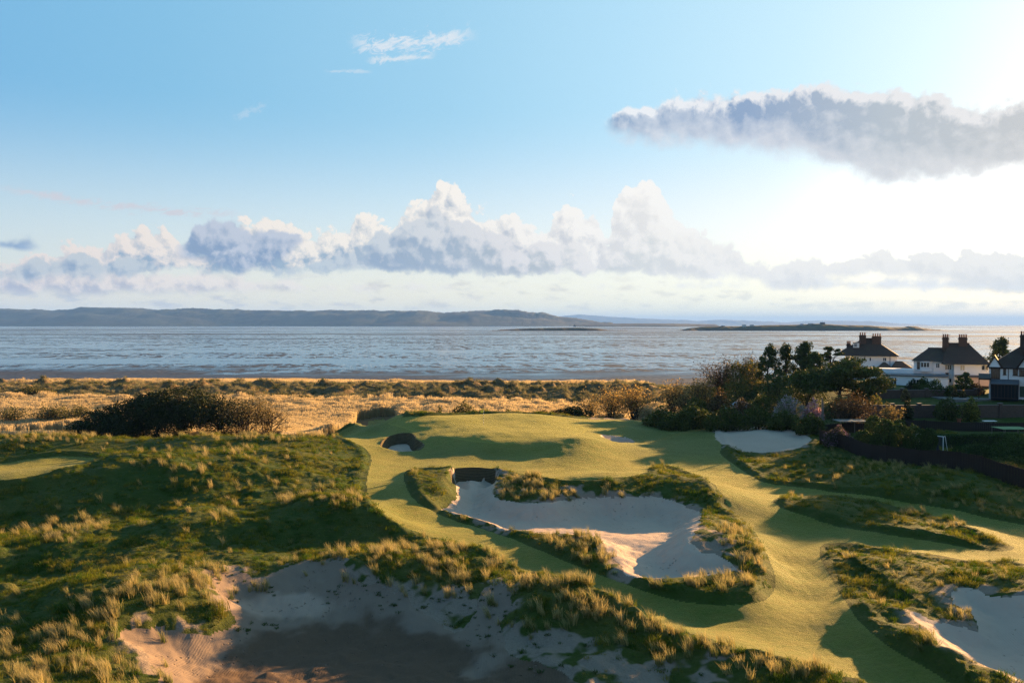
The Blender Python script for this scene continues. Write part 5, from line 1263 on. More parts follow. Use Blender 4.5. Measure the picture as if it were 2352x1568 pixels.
class House:
    """a house standing square to the line of sight; C() turns a spot of the enlarged photo view into its own coordinates"""
    def __init__(self, name, label, c0, Y, base_c, cat='house'):
        u, v = self.uv(c0, base_c); a, b = ray(u, v)
        self.az = math.atan(float(a)); x = float(a) * Y; z = CAM_H + float(b) * Y
        self.o = empty(name, (x, Y, z), label, cat); self.o.rotation_euler = (0, 0, -self.az)
        self.p = np.array([x, Y, z]); self.r = np.array([math.cos(self.az), -math.sin(self.az)]); self.d = np.array([math.sin(self.az), math.cos(self.az)])
    @staticmethod
    def uv(cx, cy): return (2050 + cx / 4.6118) / 1.08844, (800 + cy / 4.6118) / 1.08844
    def C(self, cx, cy, dy=0.0):
        u, v = self.uv(cx, cy); a, b = (float(q) for q in ray(u, v))
        k = a * self.d[0] + self.d[1]; t = (self.p[:2] @ self.d + dy) / k
        return (np.array([a * t, t]) - self.p[:2]) @ self.r, CAM_H + b * t - self.p[2]
    def rect(self, cx0, cx1, cy_top, cy_bot, dy=0.0):
        x0, z1 = self.C(cx0, cy_top, dy); x1, _ = self.C(cx1, cy_top, dy); _, z0 = self.C((cx0 + cx1) / 2, cy_bot, dy)
        return x0, x1, z0, z1
    def window(self, cx0, cx1, cy_top, cy_bot, dy=0.0, panes=2, name='window', frame='white_paint', bars=0, pane='glass', f=0.09):
        x0, x1, z0, z1 = self.rect(cx0, cx1, cy_top, cy_bot, dy); y = dy
        b = Box()
        b.box(x0, x1, y - 0.07, y, z0, z0 + f).box(x0, x1, y - 0.07, y, z1 - f, z1).box(x0, x0 + f, y - 0.07, y, z0 + f, z1 - f).box(x1 - f, x1, y - 0.07, y, z0 + f, z1 - f)
        for i in range(1, panes):
            xm = x0 + (x1 - x0) * i / panes; b.box(xm - f / 2, xm + f / 2, y - 0.066, y, z0 + f, z1 - f)
        for i in range(1, bars + 1):
            zm = z0 + (z1 - z0) * i / (bars + 1)
            for j in range(panes):
                xa, xb = x0 + (x1 - x0) * j / panes + f, x0 + (x1 - x0) * (j + 1) / panes - f
                b.box(xa, xb, y - 0.06, y, zm - f / 3, zm + f / 3)
        w = b.build(name, frame, self.o)
        Box().box(x0 + f * 0.6, x1 - f * 0.6, y - 0.035, y + 0.004, z0 + f * 0.6, z1 - f * 0.6).build('pane', pane, w)
        if name == 'window': Box().box(x0 - 0.08, x1 + 0.08, y - 0.16, y - 0.002, z0 - 0.09, z0 - 0.003).build('sill', frame, w)
        return w
    def chimney(self, roof, cx0, cx1, cy_top, cy_bot, dy, pots, d=0.9):
        x0, x1, z0, z1 = self.rect(cx0, cx1, cy_top, cy_bot, dy)
        b = Box().box(x0, x1, dy, dy + d, z0 - 1.2, z1 - 0.42).box(x0 - 0.08, x1 + 0.08, dy - 0.08, dy + d + 0.08, z1 - 0.42, z1 - 0.16).box(x0 + 0.02, x1 - 0.02, dy + 0.02, dy + d - 0.02, z1 - 0.16, z1)
        c = b.build('chimney', 'brick', roof, 0.012)
        for i in range(pots):
            xx = x0 + (x1 - x0) * (i + 0.5) / pots
            Box().lathe([(0.15, z1 - 0.02), (0.13, z1 + 0.35), (0.12, z1 + 0.50), (0.16, z1 + 0.55), (0.15, z1 + 0.62)], xx, dy + d / 2, 10).build('chimney_pot', 'terracotta', c)
        return c
    def pipe(self, cx, cy0, cy1, dy, mat='iron'):
        x, z1 = self.C(cx, cy0, dy); _, z0 = self.C(cx, cy1, dy)
        Box().bar((x, dy - 0.07, z0), (x, dy - 0.07, z1), 0.055, 8).build('downpipe', mat, self.o)

def build_houses():
    # --- house with the tall chimneys, behind the pines
    H = House('house', 'white house behind the big pine with steep dark roof and tall chimneys', 590, 178, 640)
    x0, x1, z0, ze = H.rect(290, 885, 412, 660)
    Box().box(x0, x1, 0, 8.5, -2.0, ze + 0.02).build('wall', 'white_render', H.o)
    rx0, _ = H.C(165, 405, -0.5); rx1, _ = H.C(912, 405, -0.5); a, zr = H.C(497, 212, 4); b_, _ = H.C(604, 212, 4)
    roof = Box().hip(rx0, rx1, -0.55, 9.05, ze + 0.18, a, b_, zr).build('roof', 'tiles', H.o)
    H.chimney(roof, 452, 530, 172, 300, 2.6, 3); H.chimney(roof, 600, 706, 186, 300, 2.6, 4, 1.1); H.chimney(roof, 306, 354, 272, 330, 5.5, 3)
    wx0, wx1, wz0, wz1 = H.rect(382, 452, 262, 318, 1.2)
    dm = Box().box(wx0, wx1, 1.2, 4.0, wz0, wz1).build('dormer', 'white_paint', roof)
    Box().box(wx0 - 0.2, wx1 + 0.25, 0.95, 4.2, wz1, wz1 + 0.14).build('dormer_roof', 'felt_roof', roof)
    H.window(386, 430, 268, 312, 1.2, 3, 'dormer_window')
    H.window(568, 592, 428, 474, 0, 1); H.window(724, 768, 430, 476, 0, 2); H.window(380, 420, 428, 474, 0, 2)
    H.pipe(518, 418, 470, 0); H.pipe(807, 420, 530, 0)
    ax0, ax1, _, az_ = H.rect(672, 828, 552, 660, -4.5); Box().box(ax0 + 0.3, ax1 - 0.3, -4.5, -0.02, -2.0, az_).build('porch_wall', 'white_render', H.o)
    p0, pz = H.C(728, 482, -2.5); Box().hip(ax0, ax1, -4.9, -0.03, az_ + 0.15, p0, p0 + 0.4, pz).build('porch_roof', 'tiles', H.o)
    ax0, ax1, _, az_ = H.rect(826, 1062, 552, 660, -3.0); Box().box(ax0 + 0.3, ax1 - 0.3, -2.95, 2.0, -2.0, az_).build('side_wing', 'white_render', H.o)
    p0, pz = H.C(872, 472, -0.6); p1, _ = H.C(945, 474, -0.6); Box().hip(ax0, ax1, -3.4, 2.4, az_ + 0.15, p0, p1, pz).build('side_roof', 'tiles', H.o)
    # --- long white house with flat roofed extension
    H = House('house', 'long white house with brown roof, two chimneys and flat roofed extension', 1500, 159, 775)
    x0, xm, z0, zl = H.rect(1080, 1548, 470, 775, 0.0)
    Box().box(x0, xm, 0.0, 8.0, -1.0, zl).build('wall', 'white_render', H.o)
    xr0, xr1, _, zr_ = H.rect(1546, 1952, 508, 775, -1.2)
    Box().box(xr0, xr1, -1.2, 8.5, -1.0, zr_).build('wall', 'white_render', H.o)
    l0, _ = H.C(1058, 460, -0.5); l1, _ = H.C(1520, 460, -0.5); ra, rz = H.C(1250, 322, 4); rb, _ = H.C(1420, 322, 4)
    roofl = Box().hip(l0, l1, -0.5, 8.4, zl + 0.16, ra, rb, rz).build('roof', 'tiles', H.o)
    m0, _ = H.C(1400, 500, -1.7); m1, _ = H.C(1968, 500, -1.7); ra, rz = H.C(1482, 268, 3.6); rb, _ = H.C(1716, 270, 3.6)
    roofm = Box().hip(m0, m1, -1.75, 9.0, zr_ + 0.16, ra, rb, rz).build('roof', 'tiles', H.o)
    H.chimney(roofm, 1410, 1484, 196, 300, 2.6, 3); H.chimney(roofm, 1597, 1698, 198, 275, 2.8, 4, 1.0)
    ax, az_ = H.C(1490, 165, 3.2); Box().bar((ax, 3.2, az_ - 2.0), (ax, 3.2, az_), 0.025).bar((ax - 0.4, 3.2, az_ - 0.1), (ax + 0.4, 3.2, az_ - 0.1), 0.02).build('aerial', 'iron', roofm)
    H.window(1112, 1158, 474, 572, 0, 1)
    bx0, bx1, bz0, bz1 = H.rect(1156, 1268, 482, 592, -0.7)
    Box().box(bx0, bx1, -0.7, -0.003, bz0, bz0 + 0.75).build('bay', 'white_paint', H.o); Box().box(bx0, bx1, -0.7, -0.003, bz1, bz1 + 0.12).build('bay_roof', 'white_paint', H.o)
    H.window(1160, 1264, 484, 545, -0.62, 3, 'bay_window')
    H.window(1335, 1382, 494, 552, 0, 2); H.window(1440, 1518, 511, 574, 0, 3)
    H.window(1614, 1672, 518, 582, -1.2, 2, pane='blind'); H.window(1860, 1952 - 6, 520, 580, -1.2, 2)
    H.window(1420, 1446, 668, 732, 0, 1); H.window(1484, 1518, 670, 720, 0, 1); H.window(1563, 1602, 678, 738, -1.2, 2)
    H.pipe(1307, 482, 600, 0, 'white_paint'); H.pipe(1540, 510, 770, -0.15, 'white_paint')
    Box().box(*H.rect(1550, 1835, 628, 660, -2.4)[:2], -2.6, -1.22, *H.rect(1550, 1835, 632, 658, -2.4)[2:]).build('canopy', 'felt_roof', H.o)
    px0, px1, pz0, pz1 = H.rect(1745, 1990, 664, 818, -2.2)
    Box().box(px0, px1, -2.2, -1.21, pz0, pz1).build('peach_wall', 'peach_render', H.o)
    Box().box(*H.rect(1862, 1948, 758, 815, -2.2)[:2], -2.26, -2.202, *H.rect(1862, 1948, 758, 815, -2.2)[2:]).build('gate', 'dark_timber', H.o)
    ex0, ex1, ez0, ez1 = H.rect(560, 1480, 634, 775, -7.0)
    Box().box(ex0, ex1, -7.0, -0.004, -1.5, ez1).build('extension', 'white_render', H.o)
    Box().box(ex0 - 0.2, ex1 + 0.1, -7.25, -0.006, ez1, ez1 + 0.22).build('extension_roof', 'felt_roof', H.o)
    q0, q1, qz0, qz1 = H.rect(640, 1082, 555, 606, -1.5)
    Box().box(q0, q1, -1.5, 1.5, ez1 + 0.2, qz1).build('parapet', 'white_render', H.o)
    H.window(818, 884, 658, 770, -7.0, 2, 'patio_door', f=0.07)
    H.window(1070, 1226, 680, 738, -7.0, 4); H.window(700, 740, 680, 735, -7.0, 2); H.window(560, 610, 670, 735, -7.0, 2)
    sx, sz = H.C(1468, 608, -0.3); Box().lathe([(0.05, sz - 0.5), (0.06, sz - 0.3), (0.34, sz - 0.12), (0.38, sz + 0.05)], sx, -0.9, 12).build('satellite_dish', 'iron', H.o)
    # --- nearest house at the right edge
    H = House('house', 'white gabled house with dark timber trim, balcony and glass conservatory at the right edge', 2150, 136, 890)
    x0, x1, z0, ze = H.rect(1952, 2720, 545, 890)
    Box().box(x0, x1, 0, 9, -0.6, ze).build('wall', 'white_render', H.o)
    r0, _ = H.C(1932, 548, -0.4); ra, rz = H.C(2330, 290, 4.5); rb, _ = H.C(2700, 290, 4.5)
    roof = Box().hip(r0, x1 + 0.5, -0.45, 9.4, ze + 0.14, ra, rb, rz).build('roof', 'tiles', H.o)
    H.chimney(roof, 2308, 2372, 168, 400, 2.2, 2, 1.0)
    for k, (ca, cb, cc, cyb, cya) in enumerate(((1944, 2084, 2014, 542, 432), (2288, 2560, 2410, 548, 385))):
        ga, gz = H.C(ca, cyb, -0.5); gb, _ = H.C(cb, cyb, -0.5); gc, gt = H.C(cc, cya, -0.5)
        Box().hull([(ga, -0.5, gz), (gb, -0.5, gz), (gc, -0.5, gt), (ga, 3.0, gz), (gb, 3.0, gz), (gc, 3.0, gt)], [(0, 1, 2), (3, 5, 4), (0, 3, 4, 1), (1, 4, 5, 2), (2, 5, 3, 0)]).build('gable', 'white_render', H.o)
        t = 0.26
        for (xa, xb) in ((ga - 0.30, gc), (gb + 0.30, gc)):
            za = gz - 0.28
            Box().hull([(xa, -0.72, za), (gc, -0.72, gt + 0.06), (gc, -0.72, gt + 0.06 + t * 1.3), (xa, -0.72, za + t * 1.3), (xa, 4.2, za), (gc, 4.2, gt + 0.06), (gc, 4.2, gt + 0.06 + t * 1.3), (xa, 4.2, za + t * 1.3)],
                       [(0, 1, 2, 3), (7, 6, 5, 4), (0, 4, 5, 1), (1, 5, 6, 2), (2, 6, 7, 3), (3, 7, 4, 0)]).build('gable_roof', 'tiles', roof)
    Box().box(x0 - 0.02, x1, -0.05, -0.002, ze - 0.20, ze).build('fascia', 'dark_timber', H.o)
    H.window(1972, 2078, 552, 690, 0, 4, 'balcony_door', 'dark_timber'); H.window(2112, 2146, 556, 628, 0, 2, frame='dark_timber'); H.window(2224, 2282, 560, 636, 0, 3, frame='dark_timber'); H.window(2298, 2400, 570, 645, 0, 4, frame='dark_timber')
    H.pipe(2172, 552, 700, 0)
    c0, c1, cz0, cz1 = H.rect(1972, 2290, 735, 888, -2.6)
    con = Box().box(c0, c1, -2.6, -0.003, -0.3, cz1).build('conservatory', 'glass', H.o)
    f = Box()
    for i in range(9):
        xx = c0 + (c1 - c0) * i / 8; f.box(xx - 0.035, xx + 0.035, -2.66, -2.603, 0, cz1)
    f.box(c0, c1, -2.655, -2.604, 0, 0.12).box(c0, c1, -2.655, -2.604, cz1 - 0.12, cz1).build('conservatory_frame', 'dark_timber', con)
    _, ct = H.C(2100, 690, -1.0)
    Box().hull([(c0 - 0.1, -2.75, cz1), (c1 + 0.1, -2.75, cz1), (c1 + 0.1, -0.006, ct), (c0 - 0.1, -0.006, ct), (c0 - 0.1, -2.75, cz1 + 0.08), (c1 + 0.1, -2.75, cz1 + 0.08), (c1 + 0.1, -0.006, ct + 0.08), (c0 - 0.1, -0.006, ct + 0.08)],
               [(0, 3, 2, 1), (4, 5, 6, 7), (0, 1, 5, 4), (1, 2, 6, 5), (2, 3, 7, 6), (3, 0, 4, 7)]).build('conservatory_roof', 'felt_roof', con)
    b0, b1, bz0, bz1 = H.rect(1828, 1968, 668, 688, -2.0)
    bal = Box().box(b0, b1, -2.0, -0.004, bz0, bz1).build('balcony', 'dark_timber', H.o)
    rz1 = H.C(1900, 615, -2.0)[1]
    Box().box(b0, b1, -2.0, -1.97, bz1 + 0.05, rz1).box(b0, b0 + 0.03, -1.96, -0.1, bz1 + 0.05, rz1).build('balcony_glass', 'grey_net', bal)
    px, pz = H.C(1834, 690, -1.9); Box().box(px - 0.06, px + 0.06, -1.95, -1.83, -0.4, bz0).build('balcony_post', 'dark_timber', bal)
    wx, wz = H.C(1957, 700, -0.2); Box().box(wx - 0.07, wx + 0.07, -0.35, -0.21, -0.2, wz).build('corner_post', 'white_paint', H.o)
    d0, d1, dz0, dz1 = H.rect(2304, 2372, 762, 888, -0.0)
    dr = Box().box(d0, d1, -0.06, -0.002, dz0, dz1).build('door', 'green_door', H.o)
    Box().bar((d0 + 0.12, -0.10, 1.0), (d0 + 0.12, -0.10, 1.18), 0.02).build('handle', 'iron', dr)
    # --- cottages on the island
    for lb, u, v, wpx, hpx, mt in (('tiny white cottage at the left of the island', 1709, 748.3, 8, 2.4, 'white_render'), ('tiny white cottage beside the leftmost one on the island', 1727, 748.2, 8, 2.2, 'white_render'),
             ('tiny low hut on the left end of the island', 1660, 749.6, 7, 1.8, 'stone'), ('tiny long white building near the island top', 1862, 745, 10, 2.4, 'white_render'), ('tallest tiny house on the highest point of the island', 1889, 743.6, 10, 3.4, 'stone'), ('tiny pale house in the middle of the island', 1842, 745.8, 7, 2.0, 'white_render')):
        Yc = 2590.0; x, _, z = at_y(u, v + 1.4, Yc); s = Yc / 1829.3; w, h = wpx * s / 2, hpx * s
        o = empty('cottage', (float(x), Yc, float(z)), lb, 'cottage')
        Box().box(-w, w, -4, 4, -3, h * 0.62 + 1).build('wall', mt, o)
        Box().hip(-w - 0.4, w + 0.4, -4.4, 4.4, h * 0.62 + 1.02, -w - 0.4, w + 0.4, h + 2.2).build('roof', 'tiles', o)

def path_points(uv, Ys=None, step=None):
    P = [spot(u, v, None if Ys is None else Ys[i]) for i, (u, v) in enumerate(uv)]
    return np.array(P)
def resample(P, step):
    d = np.r_[0, np.cumsum(np.linalg.norm(np.diff(P[:, :2], axis=0), axis=1))]
    n = max(2, int(round(d[-1] / step)) + 1); s = np.linspace(0, d[-1], n)
    return np.stack([np.interp(s, d, P[:, i]) for i in range(3)], 1)
def board_fence(name, label, P, h, mat, step=2.4, board=0.14):
    P = resample(P, step); P[:, 2] = terrain(P[:, 0], P[:, 1])
    o = empty(name, tuple(P[0]), label, 'fence'); O = Vector(P[0])
    for i, (a, b) in enumerate(zip(P[:-1], P[1:])):
        a, b = Vector(a) - O, Vector(b) - O; d = (b - a); L = math.hypot(d.x, d.y); dx, dy = d.x / L, d.y / L; nx, ny = dy, -dx
        m = Box(); k = int(L / board); jz = random.uniform(-0.03, 0.03)
        for j in range(k):
            s0, s1 = (j + 0.04) * L / k, (j + 0.96) * L / k; t = (s0 + s1) / 2 / L
            zb = a.z + d.z * t; top = h + jz + random.uniform(-0.015, 0.015); off = 0.012 if j % 2 else 0.0
            V = []
            for zz in (zb - 0.1, zb + top):
                V += [(a.x + dx * s + nx * q, a.y + dy * s + ny * q, zz) for s, q in ((s0, off), (s1, off), (s1, off + 0.02), (s0, off + 0.02))]
            m.hull(V, [(0, 3, 2, 1), (4, 5, 6, 7), (0, 1, 5, 4), (1, 2, 6, 5), (2, 3, 7, 6), (3, 0, 4, 7)])
        m.build('panel', mat, o)
    for p in P:
        q = Vector(p) - O; Box().box(q.x - 0.05, q.x + 0.05, q.y - 0.05, q.y + 0.05, q.z - 0.3, q.z + h + 0.06).build('post', mat, o)
    return o
def brick_wall(name, label, P, h, pier_step, mat='brick'):
    P = resample(P, pier_step); o = empty(name, tuple(P[0]), label, 'wall'); O = Vector(P[0])
    top = float(np.median(P[:, 2])) + h - O.z
    for a, b in zip(P[:-1], P[1:]):
        a, b = Vector(a) - O, Vector(b) - O; d = b - a; L = math.hypot(d.x, d.y); nx, ny = d.y / L * 0.11, -d.x / L * 0.11
        def seg(z0a, z0b, z1, k): 
            return [(a.x - nx * k, a.y - ny * k, z0a), (b.x - nx * k, b.y - ny * k, z0b), (b.x + nx * k, b.y + ny * k, z0b), (a.x + nx * k, a.y + ny * k, z0a),
                    (a.x - nx * k, a.y - ny * k, z1), (b.x - nx * k, b.y - ny * k, z1), (b.x + nx * k, b.y + ny * k, z1), (a.x + nx * k, a.y + ny * k, z1)]
        Fb = [(0, 3, 2, 1), (4, 5, 6, 7), (0, 1, 5, 4), (1, 2, 6, 5), (2, 3, 7, 6), (3, 0, 4, 7)]
        Box().hull(seg(a.z - 1.0, b.z - 1.0, top, 1.0), Fb).build('panel', mat, o)
        Box().hull(seg(top + 0.003, top + 0.003, top + 0.08, 1.35), Fb).build('coping', 'stone', o)
    for p in P:
        q = Vector(p) - O
        pr = Box().box(q.x - 0.24, q.x + 0.24, q.y - 0.24, q.y + 0.24, q.z - 1.0, top + 0.25).build('pier', mat, o)
        Box().box(q.x - 0.30, q.x + 0.30, q.y - 0.30, q.y + 0.30, top + 0.253, top + 0.36).build('cap', 'stone', pr)
    return o
def sod_wall(label, uv, h, n=60):
    """stacked turf face leaning back along the far rim of a bunker"""
    uv = np.array(uv, float)
    for _ in range(2):
        Q = np.empty((2 * len(uv) - 2, 2)); Q[0::2] = uv[:-1] * 0.75 + uv[1:] * 0.25; Q[1::2] = uv[:-1] * 0.25 + uv[1:] * 0.75
        uv = np.vstack([uv[:1], Q, uv[-1:]])
    x, y = on_ground(uv[:, 0], uv[:, 1]); P = np.stack([x, y, x * 0], 1); P = resample(P, 0.12)
    T = np.gradient(P, axis=0); T /= np.linalg.norm(T, axis=1, keepdims=True); Nn = np.stack([T[:, 1], -T[:, 0]], 1)     # to the inside
    zt = base_z(P[:, 0], P[:, 1]); rows = 31; cours = 10
    V = []
    for r_ in range(rows):
        t = r_ / (rows - 1); ph = (t * cours) % 1.0
        bulge = 0.035 * math.sin(math.pi * ph) + 0.02 * perlin(P[:, 0] * 3, P[:, 1] * 3 + r_ * 0.7, 91)
        off = -0.06 + 0.62 * t + bulge
        V.append(np.stack([P[:, 0] + Nn[:, 0] * off, P[:, 1] + Nn[:, 1] * off, zt + 0.05 - h * t + 0.02 * perlin(P[:, 0] * 1.5, P[:, 1] * 1.5, 95)], 1))
    back = np.stack([P[:, 0] - Nn[:, 0] * 0.5, P[:, 1] - Nn[:, 1] * 0.5, zt - 0.12], 1); V = [back] + V
    V = np.stack(V); I = np.arange(V.shape[0] * V.shape[1]).reshape(V.shape[:2])
    F = np.stack([I[:-1, :-1], I[1:, :-1], I[1:, 1:], I[:-1, 1:]], -1).reshape(-1, 4)
    return tag(mesh_np('sod_wall', V.reshape(-1, 3), F, M['sod']), label, 'turf wall')

def build_course_things():
    sod_wall('dark stacked turf face at the head of the large middle bunker', WALL_MAIN, 1.75)
    sod_wall('dark stacked turf face curving round the small pot bunker', WALL_POT, 1.45)
    # flag
    x, y, z = spot(1111, 976)
    o = empty('flagstick', (x, y, z), 'yellow flag on a thin banded pole in the putting green', 'flag')
    p = Box(); bands = 8
    Box().lathe([(0.022, -0.15), (0.022, 2.15)], 0, 0, 8).build('pole', 'pole_black', o)
    for i in range(0, 5): Box().lathe([(0.026, 0.30 + i * 0.40), (0.026, 0.48 + i * 0.40)], 0, 0, 8).build('band', 'pole_white', o)
    f = []; nu, nv = 9, 6
    for i in range(nu):
        for j in range(nv):
            s, t = i / (nu - 1), j / (nv - 1); wv = 0.05 * math.sin(s * 5.0)
            f.append((-0.026 - 0.42 * s * (1 - 0.05 * t), wv * s - 0.1 * s, 2.12 - 0.36 * t * (1 - 0.35 * s) - 0.10 * s))
    fl = Box(); Fq = []
    k = nu * nv; f2 = [(a, b + 0.008, c) for a, b, c in f]
    for i in range(nu - 1):
        for j in range(nv - 1):
            q = (i * nv + j, (i + 1) * nv + j, (i + 1) * nv + j + 1, i * nv + j + 1); Fq += [q, tuple(a + k for a in q[::-1])]
    fl.hull(f + f2, Fq).build('flag', 'yellow_cloth', o)
    Box().lathe([(0.054, -0.10), (0.058, 0.012), (0.05, 0.014)], 0, 0, 14).build('cup', 'pole_white', o)
    # concrete hut gable
    x, y, z = spot(1706, 942, 131); s = 131 / 1829.3
    o = empty('concrete_hut', (x, y, z), 'grey concrete hut with a blunt pitched end wall rising from the scrub', 'hut')
    b = Box(); pr = [(-26, 0), (-26, 22), (-10, 30), (5, 41), (11, 40), (25, 26), (25, 0)]
    pr = [(a * s, c * s) for a, c in pr]; n = len(pr)
    b.hull([(a, -0.1, c) for a, c in pr] + [(a, 4.5, c) for a, c in pr], [tuple(range(n))[::-1], tuple(range(n, 2 * n))] + [(i, (i + 1) % n, n + (i + 1) % n, n + i) for i in range(n)])
    b.build('wall', 'concrete', o, 0.03)
    jl = Box()
    for a in (-8, 6, 16): jl.box(a * s - 0.02, a * s + 0.02, -0.125, -0.102, 0, 28 * s)
    jl.build('joint', 'stone', o)
    # utility pole
    x, y, z = spot(1888, 974, 112)
    o = empty('utility_pole', (x, y, z), 'thin grey timber pole standing beside the pink blossom', 'pole')
    hh = (974 - 893) * 112 / 1829.3
    Box().lathe([(0.13, -0.3), (0.12, 1.0), (0.09, hh)], 0, 0, 10).build('shaft', 'grey_timber', o); Box().lathe([(0.10, hh), (0.11, hh + 0.04), (0.03, hh + 0.08)], 0, 0, 10).build('cap', 'iron', o)
    Box().box(0.13, 0.21, -0.05, 0.05, 1.6, hh - 0.5).build('cable_guard', 'grey_net', o)
    # fences and garden walls
    board_fence('board_fence', 'long dark brown close boarded fence along the right edge of the course', path_points([(1883, 1006), (1950, 1024), (2012, 1050), (2133, 1090), (2250, 1131), (2352, 1171), (2500, 1232)], [103, 99, 93, 86, 80.5, 76.5, 72]), 1.85, 'fence_timber')
    board_fence('board_fence', 'dark fence crossing behind the clipped evergreens and the green netting', path_points([(1885, 992), (2000, 990), (2150, 990), (2352, 990), (2480, 990)], [112, 112, 112, 112, 112]), 1.25, 'fence_timber')
    brick_wall('garden_wall', 'lower brick garden wall with piers behind the lawn', path_points([(1925, 947), (2150, 946), (2420, 945)], [123, 123.5, 124]), 1.9, 4.2)
    brick_wall('garden_wall', 'upper brick garden wall with piers below the white extension', path_points([(1960, 910), (2150, 909), (2240, 908)], [141, 141, 141]), 1.35, 4.0)
    # clipped hedge across the lawn
    P = resample(path_points([(2158, 1019), (2260, 1019), (2400, 1019)], [100, 100, 100]), 0.5); L = P[-1] - P[0]
    o = empty('long_hedge', tuple(P[0]), 'long straight clipped hedge crossing behind the goal', 'hedge')
    n = 16000; t = rng.random(n); ww = 0.55; hh = 1.55; side = rng.random(n)
    yy = np.where(side < 0.45, -ww, np.where(side < 0.85, rng.uniform(-ww, ww, n), ww)); zz = np.where((side >= 0.45) & (side < 0.85), hh, rng.uniform(0.02, hh, n))
    x_ = t * L[0]; C = np.stack([x_, yy + t * L[1], zz + t * L[2]], 1) + rng.normal(scale=0.05, size=(n, 3)); C[:, 2] += 0.04 * np.sin(x_ * 1.7)
    Geo().leaves(C, 0.11, 0.4).build('foliage', M['hedge'], o)
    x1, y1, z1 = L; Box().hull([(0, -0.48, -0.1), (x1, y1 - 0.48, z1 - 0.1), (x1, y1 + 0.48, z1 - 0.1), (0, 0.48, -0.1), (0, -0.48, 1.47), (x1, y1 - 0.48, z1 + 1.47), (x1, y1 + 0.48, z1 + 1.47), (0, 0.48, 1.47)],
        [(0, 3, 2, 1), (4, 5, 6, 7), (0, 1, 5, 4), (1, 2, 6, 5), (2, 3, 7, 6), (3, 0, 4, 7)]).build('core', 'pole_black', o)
    # football goal
    x, y, z = spot(2166, 1046, 95); o = empty('football_goal', (x, y, z), 'white tube football goal on the garden lawn beside the evergreens', 'goal')
    W, Hh, D = 3.2, 1.95, 1.2; ang = R(-52)
    def gp(a, b, c): return (-a * math.cos(ang) - b * math.sin(ang), -a * math.sin(ang) + b * math.cos(ang), c)
    Box().bar(gp(0, 0, -0.05), gp(0, 0, Hh), 0.045).bar(gp(W, 0, -0.05), gp(W, 0, Hh), 0.045).bar(gp(0, 0, Hh), gp(W, 0, Hh), 0.045).build('frame', 'white_paint', o)
    Box().bar(gp(0, 0, Hh), gp(0, 0.5, Hh), 0.03).bar(gp(0, 0.5, Hh), gp(0, D, 0.05), 0.03).bar(gp(0, 0, 0.03), gp(0, D, 0.03), 0.03).bar(gp(W, 0, Hh), gp(W, 0.5, Hh), 0.03).bar(gp(W, 0.5, Hh), gp(W, D, 0.05), 0.03).bar(gp(0, D, 0.03), gp(W, D, 0.03), 0.03).build('stay', 'white_paint', o)
    nt = Box()
    for i in range(14): nt.bar(gp(W * i / 13, 0.5, Hh), gp(W * i / 13, D, 0.05), 0.006, 4)
    for i in range(9): nt.bar(gp(0, 0.5 + (D - 0.5) * i / 8, Hh - (Hh - .05) * i / 8), gp(W, 0.5 + (D - 0.5) * i / 8, Hh - (Hh - .05) * i / 8), 0.006, 4)
    nt.build('net', 'grey_net', o)
    # closed parasol
    x, y, z = spot(2154, 1062, 91); o = empty('closed_parasol', (x, y, z), 'closed black parasol standing by the boundary fence', 'parasol')
    Box().lathe([(0.25, -0.05), (0.25, 0.04), (0.05, 0.08)], 0, 0, 12).build('base', 'iron', o); Box().lathe([(0.025, 0.05), (0.025, 2.05)], 0, 0, 8).build('pole', 'iron', o)
    Box().lathe([(0.10, 0.55), (0.17, 0.65), (0.19, 1.0), (0.13, 1.25), (0.17, 1.45), (0.11, 1.75), (0.05, 1.95), (0.02, 2.0)], 0, 0, 9).build('canopy', 'black_cloth', o)
    # netting frames
    def net_frame(label, u0, u1, v0, v1, Y, h, mat, cat='netting frame'):
        xa, ya, za = spot(u0, v1, Y); xb, yb, zb = spot(u1, v1, Y)
        o = empty('net_frame', ((xa + xb) / 2, Y, za), label, cat); w = (xb - xa) / 2; d = 1.4
        fr = Box()
        for sx in (-1, 0, 1):
            for sy in (-d, d): Box().bar((sx * w * 0.94, sy * 0.94, -0.2), (sx * w * 0.94, sy * 0.94, h), 0.035).build('post', 'grey_timber', o)
        fr.bar((-w, -d, h), (w, -d, h), 0.03).bar((-w, d, h), (w, d, h), 0.03).bar((-w, -d, h), (-w, d, h), 0.03).bar((w, -d, h), (w, d, h), 0.03).build('rail', mat, o)
        V = []; nx, ny = 15, 7
        for i in range(nx):
            for j in range(ny):
                a, b = i / (nx - 1), j / (ny - 1); V.append((w * (2 * a - 1), d * (2 * b - 1), h + 0.03 - 0.12 * math.sin(a * math.pi * 2) ** 2 * math.sin(b * math.pi)))
        k = nx * ny; Fq = []
        for i in range(nx - 1):
            for j in range(ny - 1):
                q = (i * ny + j, (i + 1) * ny + j, (i + 1) * ny + j + 1, i * ny + j + 1); Fq += [q, tuple(a + k for a in q[::-1])]
        Box().hull(V + [(a, b, c - 0.01) for a, b, c in V], Fq).build('net', mat, o)
    net_frame('flat grey netting frame on posts left of the orange shrub', 1920, 1988, 947, 973, 112, 1.7, 'grey_net')
    net_frame('bright green netting frame over the vegetable bed at the right edge', 2290, 2356, 972, 992, 107, 1.25, 'green_net')
    # picnic bench, pots, patio
    x, y, z = spot(2273, 951, 117); o = empty('picnic_table', (x, y, z), 'pale timber picnic table on the round stone patio', 'table')
    Box().box(-0.9, 0.9, -0.38, 0.38, 0.72, 0.77).build('tabletop', 'pole_white', o)
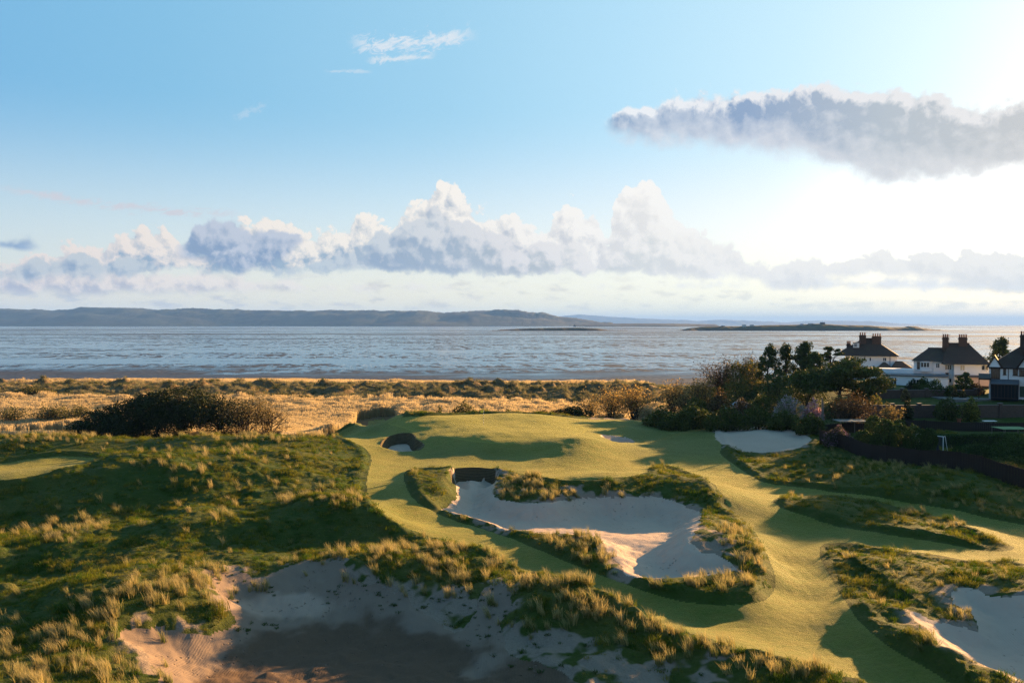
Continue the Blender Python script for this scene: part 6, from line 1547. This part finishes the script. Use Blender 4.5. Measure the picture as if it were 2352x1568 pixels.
    for sy in (-0.72, 0.72): Box().box(-0.9, 0.9, sy - 0.13, sy + 0.13, 0.42, 0.46).build('bench', 'grey_timber', o)
    for sx in (-0.65, 0.65): Box().bar((sx, -0.8, 0), (sx, -0.2, 0.72), 0.05).bar((sx, 0.8, 0), (sx, 0.2, 0.72), 0.05).bar((sx, -0.8, 0.39), (sx, 0.8, 0.39), 0.04).build('leg', 'grey_timber', o)
    x, y, z = spot(2203, 946, 119); o = empty('flower_pot', (x, y, z), 'terracotta pot at the edge of the upper lawn', 'flower pot')
    Box().lathe([(0.22, 0), (0.30, 0.5), (0.36, 0.52), (0.36, 0.62), (0.30, 0.62), (0.26, 0.5)], 0, 0, 14).build('pot', 'terracotta', o)
    g = Geo(); g.leaves(rng.normal(scale=0.18, size=(120, 3)) + np.array([0, 0, 0.75]), 0.12, 0.3).build('plant', M['hedge'], o)
    x, y, z = spot(2268, 957, 116); b = Box().lathe([(3.4, -0.3), (3.4, 0.10), (3.3, 0.13)], 0, 0, 28); o = b.build('patio', 'stone'); o.location = (x, y, z); tag(o, 'low round stone patio on the upper lawn', 'patio', kind='structure')
    x, y, z = spot(2245, 912, 138); o = Box().box(-6.5, 7.5, -2.5, 3.0, -0.6, 0.06).build('terrace', 'stone'); o.location = (x, y, z); tag(o, 'grey stone terrace in front of the conservatory house', 'terrace', kind='structure')
build_houses()
build_course_things()

# ------------------------------------------------------------------ air over the estuary
def build_haze():
    b = Box().box(-52000, 52000, -400, 52000, -8, 470)
    m = bpy.data.materials.new('haze'); m.use_nodes = True; t = m.node_tree
    for n in list(t.nodes): t.nodes.remove(n)
    out = t.nodes.new('ShaderNodeOutputMaterial'); v = t.nodes.new('ShaderNodeVolumePrincipled')
    v.inputs['Color'].default_value = (0.18, 0.40, 0.98, 1); v.inputs['Density'].default_value = 4.2e-5; v.inputs['Anisotropy'].default_value = 0.0
    t.links.new(v.outputs[0], out.inputs['Volume']); M['haze'] = m
    tag(b.build('haze', 'haze'), kind='stuff')
build_haze()
